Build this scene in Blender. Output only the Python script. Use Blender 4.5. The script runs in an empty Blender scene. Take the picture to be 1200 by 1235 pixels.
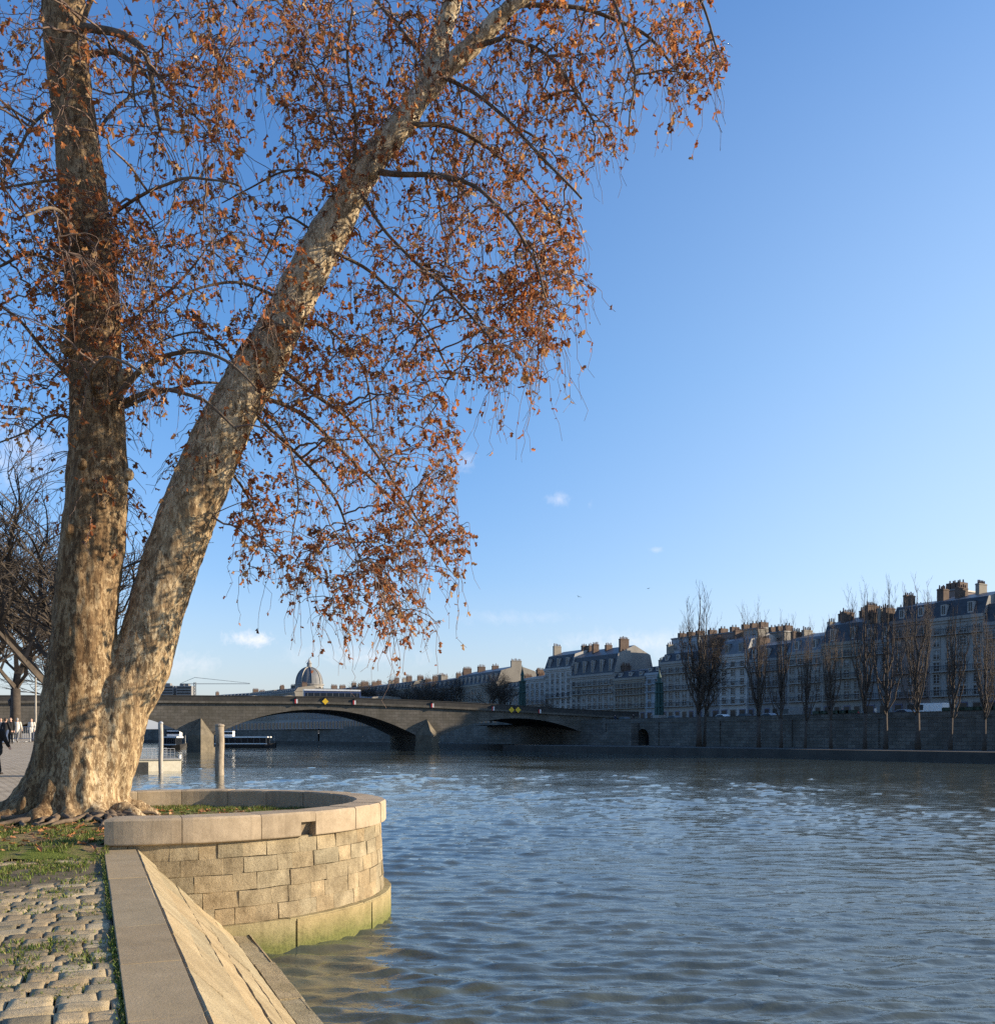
import bpy, bmesh, math, random
import numpy as np
from mathutils import Vector, Matrix, noise as mnoise
random.seed(7); rng = np.random.default_rng(7)
SC = bpy.context.scene
COL = SC.collection
EYE = 3.2            # eye height above the water (water is z = 0), quay at z = 1.6
FPX, CX, HY = 1150.0, 600.0, 888.0
def at(x, y, Z):     # a survey of the photograph: bearing x, elevation y, distance Z (m) -> point in the world
    return Vector(((x - CX) / FPX * Z, Z, EYE + (HY - y) / FPX * Z))
def lerp(a, b, t): return a + (b - a) * t
def interp(x, xs, ys): return float(np.interp(x, xs, ys))

# ------------------------------------------------------------------ mesh helpers
class MB:
    def __init__(s): s.v = []; s.f = []; s.m = []
    def quad(s, a, b, c, d, m=0):
        n = len(s.v); s.v += [tuple(a), tuple(b), tuple(c), tuple(d)]; s.f.append((n, n+1, n+2, n+3)); s.m.append(m)
    def poly(s, pts, m=0):
        n = len(s.v); s.v += [tuple(p) for p in pts]; s.f.append(tuple(range(n, n+len(pts)))); s.m.append(m)
    def box(s, x0, x1, y0, y1, z0, z1, m=0, bev=0.0, mat=None):
        P = [(x0,y0,z0),(x1,y0,z0),(x1,y1,z0),(x0,y1,z0),(x0,y0,z1),(x1,y0,z1),(x1,y1,z1),(x0,y1,z1)]
        s.hexa(P, m, mat)
    def hexa(s, P, m=0, mat=None):
        if mat is not None: P = [mat @ Vector(p) for p in P]
        n = len(s.v); s.v += [tuple(p) for p in P]
        for f in ((0,3,2,1),(4,5,6,7),(0,1,5,4),(1,2,6,5),(2,3,7,6),(3,0,4,7)):
            s.f.append(tuple(n+i for i in f)); s.m.append(m)
    def tube(s, pts, radii, n=8, cap=True, m=0):
        pts = [Vector(p) for p in pts]; base = len(s.v); up = None
        for i, p in enumerate(pts):
            t = (pts[min(i+1, len(pts)-1)] - pts[max(i-1, 0)])
            t = t.normalized() if t.length > 1e-9 else Vector((0,0,1))
            if up is None: up = Vector((1,0,0)) if abs(t.x) < .9 else Vector((0,1,0))
            a = up - t * up.dot(t); a.normalize(); b = t.cross(a); up = a
            for k in range(n):
                th = 2*math.pi*k/n
                s.v.append(tuple(p + (a*math.cos(th) + b*math.sin(th)) * radii[i]))
        for i in range(len(pts)-1):
            for k in range(n):
                k2 = (k+1) % n
                s.f.append((base+i*n+k, base+i*n+k2, base+(i+1)*n+k2, base+(i+1)*n+k)); s.m.append(m)
        if cap:
            s.f.append(tuple(base+k for k in range(n))[::-1]); s.m.append(m)
            s.f.append(tuple(base+(len(pts)-1)*n+k for k in range(n))); s.m.append(m)
    def capsule(s, a, b, ra, rb, n=14, m=0):
        a = Vector(a); b = Vector(b); d = (b-a); L = d.length; d = d.normalized() if L > 1e-6 else Vector((0,0,1))
        pts, rr = [], []
        for k in range(5):
            th = math.pi/2*(1-k/4); pts.append(a - d*ra*math.sin(th)); rr.append(max(1e-4, ra*math.cos(th)))
        for k in range(5):
            th = math.pi/2*(k/4); pts.append(b + d*rb*math.sin(th)); rr.append(max(1e-4, rb*math.cos(th)))
        s.tube(pts, rr, n, True, m)
    def ell(s, c, r, m=0, n=14, k=9):
        c = Vector(c); base = len(s.v)
        for i in range(k+1):
            ph = math.pi*(i/k) ; z = math.cos(ph); q = max(1e-3, math.sin(ph))
            for j in range(n):
                th = 2*math.pi*j/n
                s.v.append((c.x + r[0]*q*math.cos(th), c.y + r[1]*q*math.sin(th), c.z + r[2]*z))
        for i in range(k):
            for j in range(n):
                j2 = (j+1) % n
                s.f.append((base+(i+1)*n+j, base+(i+1)*n+j2, base+i*n+j2, base+i*n+j)); s.m.append(m)
        s.f.append(tuple(base+j for j in range(n))); s.m.append(m)
        s.f.append(tuple(base+k*n+j for j in range(n))[::-1]); s.m.append(m)
    def lathe(s, c, prof, n=20, m=0):   # prof: list of (r, z)
        s.tube([(c[0], c[1], c[2]+z) for r, z in prof], [r for r, z in prof], n, True, m)
    def merge(s, o, mat=None):
        n = len(s.v); s.v += [tuple(mat @ Vector(p)) if mat is not None else p for p in o.v]
        s.f += [tuple(n+i for i in f) for f in o.f]; s.m += o.m
    def mesh(s, name, mats, smooth=False):
        me = bpy.data.meshes.new(name); me.from_pydata(s.v, [], s.f); 
        for m in (mats if isinstance(mats, (list, tuple)) else [mats]): me.materials.append(m)
        if any(s.m): me.polygons.foreach_set('material_index', s.m)
        me.polygons.foreach_set('use_smooth', [bool(smooth)]*len(me.polygons))
        me.update(); return me
    def build(s, name, mats, parent=None, smooth=False):
        return link(name, s.mesh(name, mats, smooth), parent)
def link(name, me, parent=None, loc=None):
    o = bpy.data.objects.new(name, me); COL.objects.link(o)
    if parent is not None: o.parent = parent
    if loc is not None: o.location = loc
    return o
def tag(o, label, cat, group=None):
    o['label'] = label; o['category'] = cat
    if group: o['group'] = group
    return o
def thing(name, label, cat, loc=(0,0,0), rz=0.0, group=None):
    o = bpy.data.objects.new(name, None); COL.objects.link(o); o.empty_display_size = .2
    o.location = loc; o.rotation_euler = (0, 0, rz); return tag(o, label, cat, group)
def struct(o): o['kind'] = 'structure'; return o
def copy_tree(o, parent=None):
    c = o.copy(); COL.objects.link(c)
    if parent is not None: c.parent = parent
    for ch in list(o.children): copy_tree(ch, c)
    return c
def np_mesh(name, V, F, mat, smooth=False, col=None):
    """V (n,3), F (m,k) equal-sized faces"""
    me = bpy.data.meshes.new(name); n, (m, k) = len(V), F.shape
    me.vertices.add(n); me.vertices.foreach_set('co', np.ascontiguousarray(V, dtype=np.float32).ravel())
    me.loops.add(m*k); me.loops.foreach_set('vertex_index', np.ascontiguousarray(F, dtype=np.int32).ravel())
    me.polygons.add(m); me.polygons.foreach_set('loop_start', np.arange(0, m*k, k, dtype=np.int32))
    me.polygons.foreach_set('use_smooth', np.full(m, bool(smooth)))
    me.update(calc_edges=True); me.materials.append(mat)
    if col is not None: set_col(me, col)
    return me
def set_col(me, col):
    a = me.attributes.new('Col', 'FLOAT_COLOR', 'POINT')
    c = np.ones((len(me.vertices), 4), dtype=np.float32); c[:, :3] = col
    a.data.foreach_set('color', c.ravel())
def bulk_tubes(P, R, sides=3):
    """P (N,K,3), R (N,K) -> V, F"""
    N, K, _ = P.shape
    T = np.gradient(P, axis=1); T /= np.linalg.norm(T, axis=2, keepdims=True) + 1e-9
    ref = np.where(np.abs(T[..., 2:3]) < .9, np.array([0, 0, 1.]), np.array([1., 0, 0]))
    A = np.cross(T, ref); A /= np.linalg.norm(A, axis=2, keepdims=True) + 1e-9
    B = np.cross(T, A)
    th = np.arange(sides) * 2*np.pi/sides
    V = P[:, :, None, :] + R[:, :, None, None] * (A[:, :, None, :]*np.cos(th)[None, None, :, None] + B[:, :, None, :]*np.sin(th)[None, None, :, None])
    idx = np.arange(N*K*sides).reshape(N, K, sides)
    a = idx[:, :-1, :]; b = np.roll(idx, -1, axis=2)[:, :-1, :]; c = np.roll(idx, -1, axis=2)[:, 1:, :]; d = idx[:, 1:, :]
    F = np.stack([a, b, c, d], axis=-1).reshape(-1, 4)
    return V.reshape(-1, 3), F
def resample(pts, rad, K):
    pts = np.array([tuple(p) for p in pts], float); rad = np.array(rad, float)
    d = np.r_[0, np.cumsum(np.linalg.norm(np.diff(pts, axis=0), axis=1))]
    t = np.linspace(0, d[-1], K)
    return np.stack([np.interp(t, d, pts[:, i]) for i in range(3)], 1), np.interp(t, d, rad)
def smooth_path(pts, rad, K):
    """Catmull-Rom through the points"""
    P = [np.array(tuple(p), float) for p in pts]; P = [2*P[0]-P[1]] + P + [2*P[-1]-P[-2]]
    out, rr = [], []; n = len(pts)-1
    for i in range(n):
        p0, p1, p2, p3 = P[i:i+4]
        for t in np.linspace(0, 1, 9)[:-1]:
            out.append(.5*((2*p1)+(-p0+p2)*t+(2*p0-5*p1+4*p2-p3)*t*t+(-p0+3*p1-3*p2+p3)*t**3)); rr.append(lerp(rad[i], rad[i+1], t))
    out.append(P[-2]); rr.append(rad[-1])
    return resample(out, rr, K)
def evaluated(me, mods):
    """mesh after modifiers [(type, {props})]"""
    o = link('temporary', me)
    for ty, pr in mods:
        md = o.modifiers.new(ty.lower(), ty)
        for k, v in pr.items(): setattr(md, k, v)
    dg = bpy.context.evaluated_depsgraph_get()
    out = bpy.data.meshes.new_from_object(o.evaluated_get(dg)); bpy.data.objects.remove(o); return out
def remesh(mb, mat, voxel, smooth=4, fac=.5):
    me = mb.mesh('remesh', mat)
    out = evaluated(me, [('REMESH', dict(mode='VOXEL', voxel_size=voxel)), ('SMOOTH', dict(factor=fac, iterations=smooth))])
    if not out.materials: out.materials.append(mat)
    out.polygons.foreach_set('use_smooth', [True]*len(out.polygons)); return out
def get_co(me):
    a = np.empty(len(me.vertices)*3, np.float32); me.vertices.foreach_get('co', a); return a.reshape(-1, 3).astype(float)
def put_co(me, V): me.vertices.foreach_set('co', np.ascontiguousarray(V, dtype=np.float32).ravel()); me.update()

# ------------------------------------------------------------------ materials
class NT:
    def __init__(s, m): s.t = m.node_tree; s.n = s.t.nodes; s.l = s.t.links
    def add(s, ty, ins=None, **pr):
        nd = s.n.new(ty)
        for k, v in pr.items(): setattr(nd, k, v)
        for k, v in (ins or {}).items(): s.set(nd, k, v)
        return nd
    def set(s, nd, k, v):
        sock = nd.inputs[k]
        if isinstance(v, bpy.types.NodeSocket): s.l.new(v, sock)
        elif isinstance(v, (tuple, list)) and len(v) == 3 and sock.type == 'RGBA': sock.default_value = (*v, 1)
        else: sock.default_value = v
    def mix(s, f, a, b, mode='MIX'):
        nd = s.add('ShaderNodeMix', data_type='RGBA', blend_type=mode)
        s.set(nd, 0, f); s.set(nd, 6, a); s.set(nd, 7, b); return nd.outputs[2]
    def math(s, op, a, b=0.0, c=None):
        nd = s.add('ShaderNodeMath', operation=op); s.set(nd, 0, a); s.set(nd, 1, b)
        if c is not None: s.set(nd, 2, c)
        return nd.outputs[0]
    def noise(s, vec, scale, detail=4, rough=.6, dist=0.0):
        nd = s.add('ShaderNodeTexNoise', {'Scale': scale, 'Detail': detail, 'Roughness': rough, 'Distortion': dist})
        if vec is not None: s.l.new(vec, nd.inputs['Vector'])
        return nd.outputs['Fac']
    def ramp(s, f, stops, inter='LINEAR'):
        nd = s.add('ShaderNodeValToRGB'); cr = nd.color_ramp; cr.interpolation = inter
        while len(cr.elements) > 1: cr.elements.remove(cr.elements[0])
        for i, (p, c) in enumerate(stops):
            c = (c, c, c) if isinstance(c, (int, float)) else c
            e = cr.elements[0] if i == 0 else cr.elements.new(p)
            e.position = p; e.color = (*c, 1)
        s.l.new(f, nd.inputs[0]); return nd.outputs[0]
    def maprange(s, f, a, b, c=0.0, d=1.0):
        nd = s.add('ShaderNodeMapRange'); s.l.new(f, nd.inputs[0])
        for i, v in enumerate((a, b, c, d)): nd.inputs[i+1].default_value = v
        return nd.outputs[0]
    def coords(s, scale=(1,1,1), kind='Object', rot=(0,0,0)):
        tc = s.add('ShaderNodeTexCoord'); mp = s.add('ShaderNodeMapping')
        mp.inputs['Scale'].default_value = scale; mp.inputs['Rotation'].default_value = rot
        s.l.new(tc.outputs[kind], mp.inputs[0]); return mp.outputs[0]
    def bump(s, h, strength, dist, normal=None):
        nd = s.add('ShaderNodeBump', {'Strength': strength, 'Distance': dist, 'Height': h})
        if normal is not None: s.l.new(normal, nd.inputs['Normal'])
        return nd.outputs[0]
def new_mat(name, color=(.5,.5,.5), rough=.7, metal=0.0, spec=.4):
    m = bpy.data.materials.new(name); m.use_nodes = True; t = NT(m); b = t.n['Principled BSDF']
    t.set(b, 'Base Color', color); t.set(b, 'Roughness', rough); t.set(b, 'Metallic', metal); t.set(b, 'Specular IOR Level', spec)
    return m, t, b
def grainy(name, c1, c2, scale=3.0, rough=.8, bump=.3, dist=.02, stretch=(1,1,1), attr=False, fine=8.0, spots=None, metal=0.0, spec=.3):
    """two-tone weathered surface: large blotches, fine grain, bump; attr multiplies the per-stone colour"""
    m, t, b = new_mat(name, c1, rough, metal, spec); v = t.coords(stretch)
    n1 = t.noise(v, scale, 6, .65, .4); n2 = t.noise(v, scale*fine, 5, .7)
    f = t.math('ADD', t.math('MULTIPLY', n1, .65), t.math('MULTIPLY', n2, .35))
    c = t.ramp(f, [(.36, c1), (.64, c2)])
    if spots:
        n3 = t.noise(v, scale*spots[1], 5, .7, .6); c = t.mix(t.maprange(n3, spots[2], spots[2]+.12), c, spots[0])
    if attr:
        a = t.add('ShaderNodeAttribute', attribute_name='Col'); c = t.mix(1.0, c, a.outputs['Color'], 'MULTIPLY')
    t.set(b, 'Base Color', c)
    t.set(b, 'Roughness', t.maprange(n2, .2, .8, max(0, rough-.1), min(1, rough+.1)))
    if bump: t.set(b, 'Normal', t.bump(f, bump, dist))
    return m
M = {}
# ------------------------------------------------------------------ the materials of the place
def stone_mat(name, c1, c2, algae=None, spots=None, bump=.5, dist=.03, scale=2.2, streak=.35):
    m, t, b = new_mat(name, c1, .85, 0, .25); v = t.coords()
    n1 = t.noise(v, scale, 6, .65, .3); n2 = t.noise(v, scale*9, 5, .75); n3 = t.noise(v, scale*34, 3, .7)
    f = t.math('ADD', t.math('MULTIPLY', n1, .5), t.math('ADD', t.math('MULTIPLY', n2, .33), t.math('MULTIPLY', n3, .17)))
    c = t.ramp(f, [(.34, c1), (.66, c2)])
    pit = t.maprange(n2, .60, .68); c = t.mix(t.math('MULTIPLY', pit, .45), c, (c1[0]*.4, c1[1]*.4, c1[2]*.4))
    vs = t.coords((3.2, 3.2, .22)); st = t.maprange(t.noise(vs, 1.6, 5, .65), .52, .72)
    c = t.mix(t.math('MULTIPLY', st, streak), c, (c1[0]*.45, c1[1]*.42, c1[2]*.42))
    a = t.add('ShaderNodeAttribute', attribute_name='Col'); c = t.mix(1.0, c, a.outputs['Color'], 'MULTIPLY')
    if algae:
        g = t.add('ShaderNodeNewGeometry'); sp = t.add('ShaderNodeSeparateXYZ'); t.l.new(g.outputs['Position'], sp.inputs[0])
        h = t.math('ADD', sp.outputs['Z'], t.math('MULTIPLY', t.math('SUBTRACT', n1, .5), .35))
        k = t.maprange(h, algae[1], algae[0], 1.0, 0.0) if False else t.maprange(h, algae[0], algae[1], 1.0, 0.0)
        c = t.mix(t.math('MULTIPLY', k, algae[2]), c, t.ramp(n2, [(.3, (.045,.06,.015)), (.7, (.16,.17,.045))]))
    hh = t.math('ADD', t.math('MULTIPLY', n1, .12), t.math('ADD', t.math('MULTIPLY', n2, .5), t.math('SUBTRACT', t.math('MULTIPLY', n3, .32), t.math('MULTIPLY', pit, .18))))
    t.set(b, 'Base Color', c); t.set(b, 'Normal', t.bump(hh, bump, dist)); return m
M['wallstone'] = stone_mat('bastion_stone', (.125,.093,.052), (.46,.375,.24), None, bump=1.0, dist=.035, scale=2.6)
M['plinth'] = stone_mat('plinth_stone', (.20,.155,.075), (.40,.325,.17), (.10,.44,.9), bump=.8, dist=.03)
M['coping'] = stone_mat('coping_stone', (.23,.18,.12), (.43,.35,.25), None, bump=.5, dist=.015, scale=3)
M['revet'] = stone_mat('revetment_stone', (.21,.16,.09), (.44,.36,.225), (.02,.36,.75), bump=1.0, dist=.035, scale=2.0, streak=0)
M['kerb'] = stone_mat('kerb_granite', (.235,.18,.105), (.35,.275,.175), None, bump=.7, dist=.01, scale=3, streak=0)
M['cobble'] = stone_mat('cobble_stone', (.20,.155,.09), (.46,.37,.235), None, bump=1.0, dist=.02, scale=3.2, streak=0)
M['mortar'] = grainy('joint_dirt', (.055,.045,.026), (.17,.13,.08), 6, .95, .6, .02)

def soil():
    m, t, b = new_mat('tree_soil', (.1,.07,.04), .95, 0, .1); v = t.coords()
    n1 = t.noise(v, 1.1, 6, .65, .3); n2 = t.noise(v, 14, 5, .75); n3 = t.noise(v, 70, 3, .7)
    c = t.ramp(n2, [(.3, (.10,.07,.04)), (.6, (.24,.18,.10)), (.75, (.34,.25,.15))])
    g = t.ramp(n3, [(.3, (.05,.075,.014)), (.7, (.17,.20,.045))])
    c = t.mix(t.maprange(n1, .42, .54), c, g)
    t.set(b, 'Base Color', c); t.set(b, 'Normal', t.bump(t.math('ADD', n2, t.math('MULTIPLY', n3, .4)), .8, .04)); return m
M['soil'] = soil()

def far_cobbles():
    m, t, b = new_mat('quay_paving', (.3,.25,.2), .85, 0, .25); v = t.coords((1,1,1))
    br = t.add('ShaderNodeTexBrick', {'Scale': 1.0, 'Mortar Size': .02, 'Brick Width': .26, 'Row Height': .2, 'Color1': (.30,.25,.18), 'Color2': (.44,.37,.27), 'Mortar': (.09,.07,.05), 'Bias': 0.0})
    t.l.new(v, br.inputs['Vector']); n = t.noise(v, 1.3, 5, .6); n2 = t.noise(v, 25, 4, .7)
    c = t.mix(.35, br.outputs['Color'], t.ramp(n, [(.3, (.2,.16,.11)), (.7, (.5,.42,.32))]))
    t.set(b, 'Base Color', c); t.set(b, 'Normal', t.bump(t.math('ADD', br.outputs['Fac'], t.math('MULTIPLY', n2, -.5)), -.6, .03)); return m
M['paving'] = far_cobbles()

def water():
    m, t, b = new_mat('river_water', (.055,.06,.042), .035, 0, .5)
    t.set(b, 'IOR', 1.47)
    v = t.coords((1.0, 1.35, 1.0), rot=(0,0,.25)); v2 = t.coords((1.0, 1.6, 1.0), rot=(0,0,-.3))
    n1 = t.noise(v, 2.6, 4, .6, .6); n2 = t.noise(v2, 9.0, 3, .6, .4); big = t.noise(v, .055, 4, .6, .6)
    h = t.math('ADD', t.math('MULTIPLY', n1, .019), t.math('MULTIPLY', n2, .008))
    h = t.math('MULTIPLY', h, t.maprange(big, .35, .62, .45, 1.2))
    c = t.mix(t.maprange(t.noise(v, .25, 4, .6), .35, .7), (.058,.072,.064), (.078,.088,.068))
    t.set(b, 'Base Color', c); t.set(b, 'Normal', t.bump(h, .75, 1.0)); return m
M['water'] = water()

def bark():
    m, t, b = new_mat('plane_bark', (.3,.22,.14), .9, 0, .15)
    v = t.coords((1, 1, .42)); nz = t.add('ShaderNodeTexNoise', {'Scale': 5.0, 'Detail': 6.0, 'Roughness': .7}); t.l.new(v, nz.inputs['Vector'])
    wv = t.add('ShaderNodeMix', data_type='RGBA', blend_type='LINEAR_LIGHT'); t.set(wv, 0, .30); t.l.new(v, wv.inputs[6]); t.l.new(nz.outputs['Color'], wv.inputs[7])
    vo = t.add('ShaderNodeTexVoronoi', {'Scale': 17.0}, feature='F1'); t.l.new(wv.outputs[2], vo.inputs['Vector'])
    big = t.noise(v, 2.2, 6, .7, .8); mid = t.noise(v, 9, 6, .75, .6); fine = t.noise(t.coords((1, 1, .6)), 42, 5, .75); strk = t.noise(t.coords((11, 11, 1.3)), 2.6, 6, .75, .3)
    sp = t.add('ShaderNodeSeparateColor'); t.l.new(vo.outputs['Color'], sp.inputs[0])
    cell = t.math('ADD', t.math('MULTIPLY', sp.outputs[0], .28), t.math('ADD', t.math('MULTIPLY', big, .42), t.math('MULTIPLY', mid, .32)))
    c = t.ramp(cell, [(.36, (.055,.033,.018)), (.45, (.14,.088,.047)), (.53, (.27,.185,.10)), (.60, (.46,.35,.205)), (.70, (.64,.53,.355))])
    c = t.mix(.34, c, t.ramp(strk, [(.32, (.055,.036,.022)), (.5, (.20,.14,.08)), (.68, (.50,.39,.25))]))
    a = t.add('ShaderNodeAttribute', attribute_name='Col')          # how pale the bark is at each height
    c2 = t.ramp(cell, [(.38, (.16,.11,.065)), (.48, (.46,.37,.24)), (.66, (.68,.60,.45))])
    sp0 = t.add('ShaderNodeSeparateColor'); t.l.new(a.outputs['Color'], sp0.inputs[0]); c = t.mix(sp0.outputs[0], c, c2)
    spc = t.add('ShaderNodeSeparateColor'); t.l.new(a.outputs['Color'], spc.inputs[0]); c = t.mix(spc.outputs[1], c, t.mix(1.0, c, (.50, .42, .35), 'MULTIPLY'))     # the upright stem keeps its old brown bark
    c = t.mix(t.maprange(fine, .58, .72, 0, .55), c, (.05,.034,.022))
    h = t.math('ADD', t.math('MULTIPLY', strk, .7), t.math('ADD', t.math('MULTIPLY', mid, .6), t.math('MULTIPLY', fine, .35)))
    t.set(b, 'Base Color', c); t.set(b, 'Normal', t.bump(h, .55, .022)); return m
M['bark'] = bark()
M['branch'] = grainy('branch_bark', (.055,.038,.027), (.19,.14,.095), 6, .85, .3, .01)
M['twig'] = grainy('twig_bark', (.085,.056,.046), (.22,.155,.12), 5, .85, 0)
M['bare'] = grainy('bare_branch_bark', (.035,.028,.023), (.085,.068,.053), 3, .9, 0)
M['poplar'] = grainy('poplar_bark', (.045,.035,.029), (.095,.075,.06), 3, .9, 0)
def leafmat(name, tr=.35, rough=.65):
    m, t, b = new_mat(name, (.3,.12,.05), rough, 0, .25)
    a = t.add('ShaderNodeAttribute', attribute_name='Col'); v = t.coords(); n = t.noise(v, 18, 3, .6)
    c = t.mix(t.maprange(n, .35, .65, 0, .35), a.outputs['Color'], (.09,.045,.025))
    t.set(b, 'Base Color', c); tl = t.add('ShaderNodeBsdfTranslucent', {'Color': c})
    ms = t.add('ShaderNodeMixShader', {0: tr}); t.l.new(b.outputs[0], ms.inputs[1]); t.l.new(tl.outputs[0], ms.inputs[2])
    t.l.new(ms.outputs[0], t.n['Material Output'].inputs['Surface']); return m
M['leaf'] = leafmat('dry_leaves', .45); M['grass'] = leafmat('grass_blades', .3, .6)
M['litter'] = leafmat('fallen_leaves', .1)


M['bridge_dark'] = grainy('bridge_railing', (.035,.033,.03), (.065,.06,.053), .8, .8, .2, .03)
M['pier'] = grainy('pier_stone', (.07,.06,.045), (.17,.145,.105), .6, .9, .4, .05, spots=((.12,.10,.075), 2.0, .6))
def quay_wall(name, c1, c2, w, h):
    m, t, b = new_mat(name, c1, .9, 0, .2); tc = t.add('ShaderNodeTexCoord'); s = t.add('ShaderNodeSeparateXYZ'); t.l.new(tc.outputs['Object'], s.inputs[0])
    cb = t.add('ShaderNodeCombineXYZ'); t.l.new(s.outputs[0], cb.inputs[0]); t.l.new(s.outputs[2], cb.inputs[1])
    br = t.add('ShaderNodeTexBrick', {'Scale': 1.0, 'Mortar Size': .03, 'Brick Width': w, 'Row Height': h, 'Color1': c1, 'Color2': c2, 'Mortar': (c1[0]*.5, c1[1]*.5, c1[2]*.5)})
    t.l.new(cb.outputs[0], br.inputs['Vector']); v = t.coords((1,1,1)); n = t.noise(v, .22, 6, .7, .5)
    vs = t.coords((.5,.5,.09)); st = t.noise(vs, 1.0, 5, .7)
    c = t.mix(t.maprange(n, .4, .65, 0, .6), br.outputs['Color'], (c1[0]*.55, c1[1]*.55, c1[2]*.5))
    c = t.mix(t.maprange(st, .5, .7, 0, .55), c, (.06,.058,.05))
    t.set(b, 'Base Color', c); t.set(b, 'Normal', t.bump(br.outputs['Fac'], -.4, .05)); return m
M['quaywall'] = quay_wall('quay_wall_stone', (.10,.094,.085), (.165,.155,.136), 1.5, .55)
M['bridge'] = quay_wall('bridge_stone', (.125,.112,.092), (.165,.148,.124), 1.3, .6)
M['soffit'] = grainy('vault_painted_shade', (.02,.018,.016), (.045,.04,.034), .4, .9, .2, .03)  # vault underside near black: the shade under the arches is put into the colour
M['lowquay'] = grainy('lower_quay_paving', (.035,.032,.028), (.07,.063,.054), .3, .9, .2, .05)
M['road'] = grainy('road_asphalt', (.045,.045,.047), (.075,.074,.072), .6, .9, .2, .02)
M['land'] = grainy('far_land', (.09,.085,.07), (.16,.15,.12), .05, .95, 0)
def facade(name, c):
    return grainy(name, tuple(x*.78 for x in c), tuple(min(.8, x*1.08) for x in c), .25, .9, .15, .04, stretch=(1,1,.45), spots=(tuple(x*.5 for x in c), 3.0, .62))
M['cream'] = facade('cream_limestone', (0.272,0.260,0.240)); M['grey'] = facade('grey_limestone', (0.208,0.208,0.208)); M['white'] = facade('white_render', (0.384,0.372,0.352))
M['pink'] = facade('rosy_render', (0.192,0.152,0.136)); M['tan'] = facade('tan_limestone', (0.240,0.220,0.188)); M['bluegrey'] = facade('pale_blue_render', (.28,.31,.335))
M['slate'] = grainy('slate_roof', (.028,.031,.038), (.058,.063,.072), .8, .6, .3, .04, stretch=(1,1,3))
M['zinc'] = grainy('zinc_roof', (.085,.09,.10), (.14,.148,.16), .5, .45, .1, .02)
M['tile'] = grainy('tile_roof', (.17,.085,.06), (.26,.14,.10), .9, .85, .3, .04)
M['brick'] = grainy('chimney_brick', (.075,.05,.04), (.13,.095,.075), 1.2, .9, .3, .03)
M['pot'] = grainy('chimney_pots', (.11,.06,.042), (.16,.10,.07), 3, .85, 0)
M['glass'], _t, _b = new_mat('window_glass', (.012,.014,.018), .2, 0, .25)
M['curtain'] = grainy('window_curtain', (.14,.135,.125), (.24,.23,.21), 1.5, .6, 0)
M['frame'] = grainy('window_frame', (.32,.31,.295), (.45,.44,.42), 2, .6, 0)
M['iron'] = grainy('black_iron', (.018,.018,.02), (.04,.04,.042), 4, .55, .1, .005)
M['teal'] = grainy('green_bronze', (.018,.05,.046), (.035,.085,.078), 2, .6, .1, .01)
M['boxgreen'] = grainy('bookstall_green', (.012,.035,.022), (.03,.06,.04), 2, .5, .05, .005)
M['lead'] = grainy('dome_lead', (.085,.09,.10), (.15,.155,.165), .3, .6, .1, .02)
M['gold'] = grainy('gilding', (.24,.22,.18), (.34,.31,.25), 1, .5, 0)
M['wood'] = grainy('weathered_pile', (.15,.115,.08), (.40,.34,.26), 2.4, .85, .4, .03, stretch=(1,1,.2), spots=((.09,.075,.06), 1.6, .56))
M['pile'] = grainy('pale_pile_paint', (.24,.215,.18), (.44,.41,.36), 2.5, .7, .2, .01, stretch=(1,1,.3), spots=((.2,.16,.12), 2, .6))
M['cream_paint'] = grainy('cream_hull_paint', (.52,.47,.36), (.70,.65,.52), 1.5, .5, .05, .01, spots=((.25,.18,.11), 3, .64))
M['hull'] = grainy('dark_hull_paint', (.02,.022,.025), (.05,.05,.05), 2, .5, .05, .01)
M['steel'] = grainy('galvanised_steel', (.32,.33,.34), (.5,.51,.52), 3, .45, 0, metal=.5)
M['deck'] = grainy('deck_plating', (.22,.22,.21), (.33,.32,.30), 2, .8, .1, .01)
def paint(name, c, rough=.35): return grainy(name, tuple(x*.85 for x in c), c, 2, rough, 0, spec=.5)
M['white_paint'] = paint('white_paint', (.78,.78,.76)); M['red_paint'] = paint('red_paint', (.45,.03,.03)); M['blue_paint'] = paint('blue_paint', (.05,.15,.45))
M['black_paint'] = paint('black_paint', (.02,.02,.022)); M['silver_paint'] = paint('silver_paint', (.42,.43,.45)); M['yellow_sign'] = paint('yellow_sign', (.80,.50,.02)); M['grey_paint'] = paint('grey_paint', (.12,.125,.13)); M['darkblue_paint'] = paint('dark_blue_paint', (.03,.05,.13)); M['lilac_paint'] = paint('lilac_paint', (.35,.16,.45))
M['rubber'], _t, _b = new_mat('tyre_rubber', (.015,.015,.015), .85)
M['skin'] = grainy('skin', (.45,.27,.20), (.55,.35,.26), 6, .55, 0)
M['hair'] = grainy('dark_hair', (.02,.014,.01), (.06,.04,.028), 20, .6, 0); M['hair_grey'] = grainy('grey_hair', (.2,.19,.18), (.35,.34,.32), 20, .6, 0)
M['cloth_black'] = grainy('black_coat_cloth', (.008,.009,.011), (.02,.021,.024), 8, .85, .2, .01); M['cloth_navy'] = grainy('navy_cloth', (.015,.022,.045), (.035,.045,.08), 8, .85, .2, .01)
M['cloth_grey'] = grainy('grey_cloth', (.10,.10,.105), (.18,.18,.185), 8, .85, .2, .01); M['cloth_cream'] = grainy('cream_cloth', (.5,.46,.4), (.66,.62,.55), 8, .85, .2, .01); M['cloth_olive'] = grainy('olive_cloth', (.05,.055,.03), (.10,.105,.06), 8, .85, .2, .01)
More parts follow.
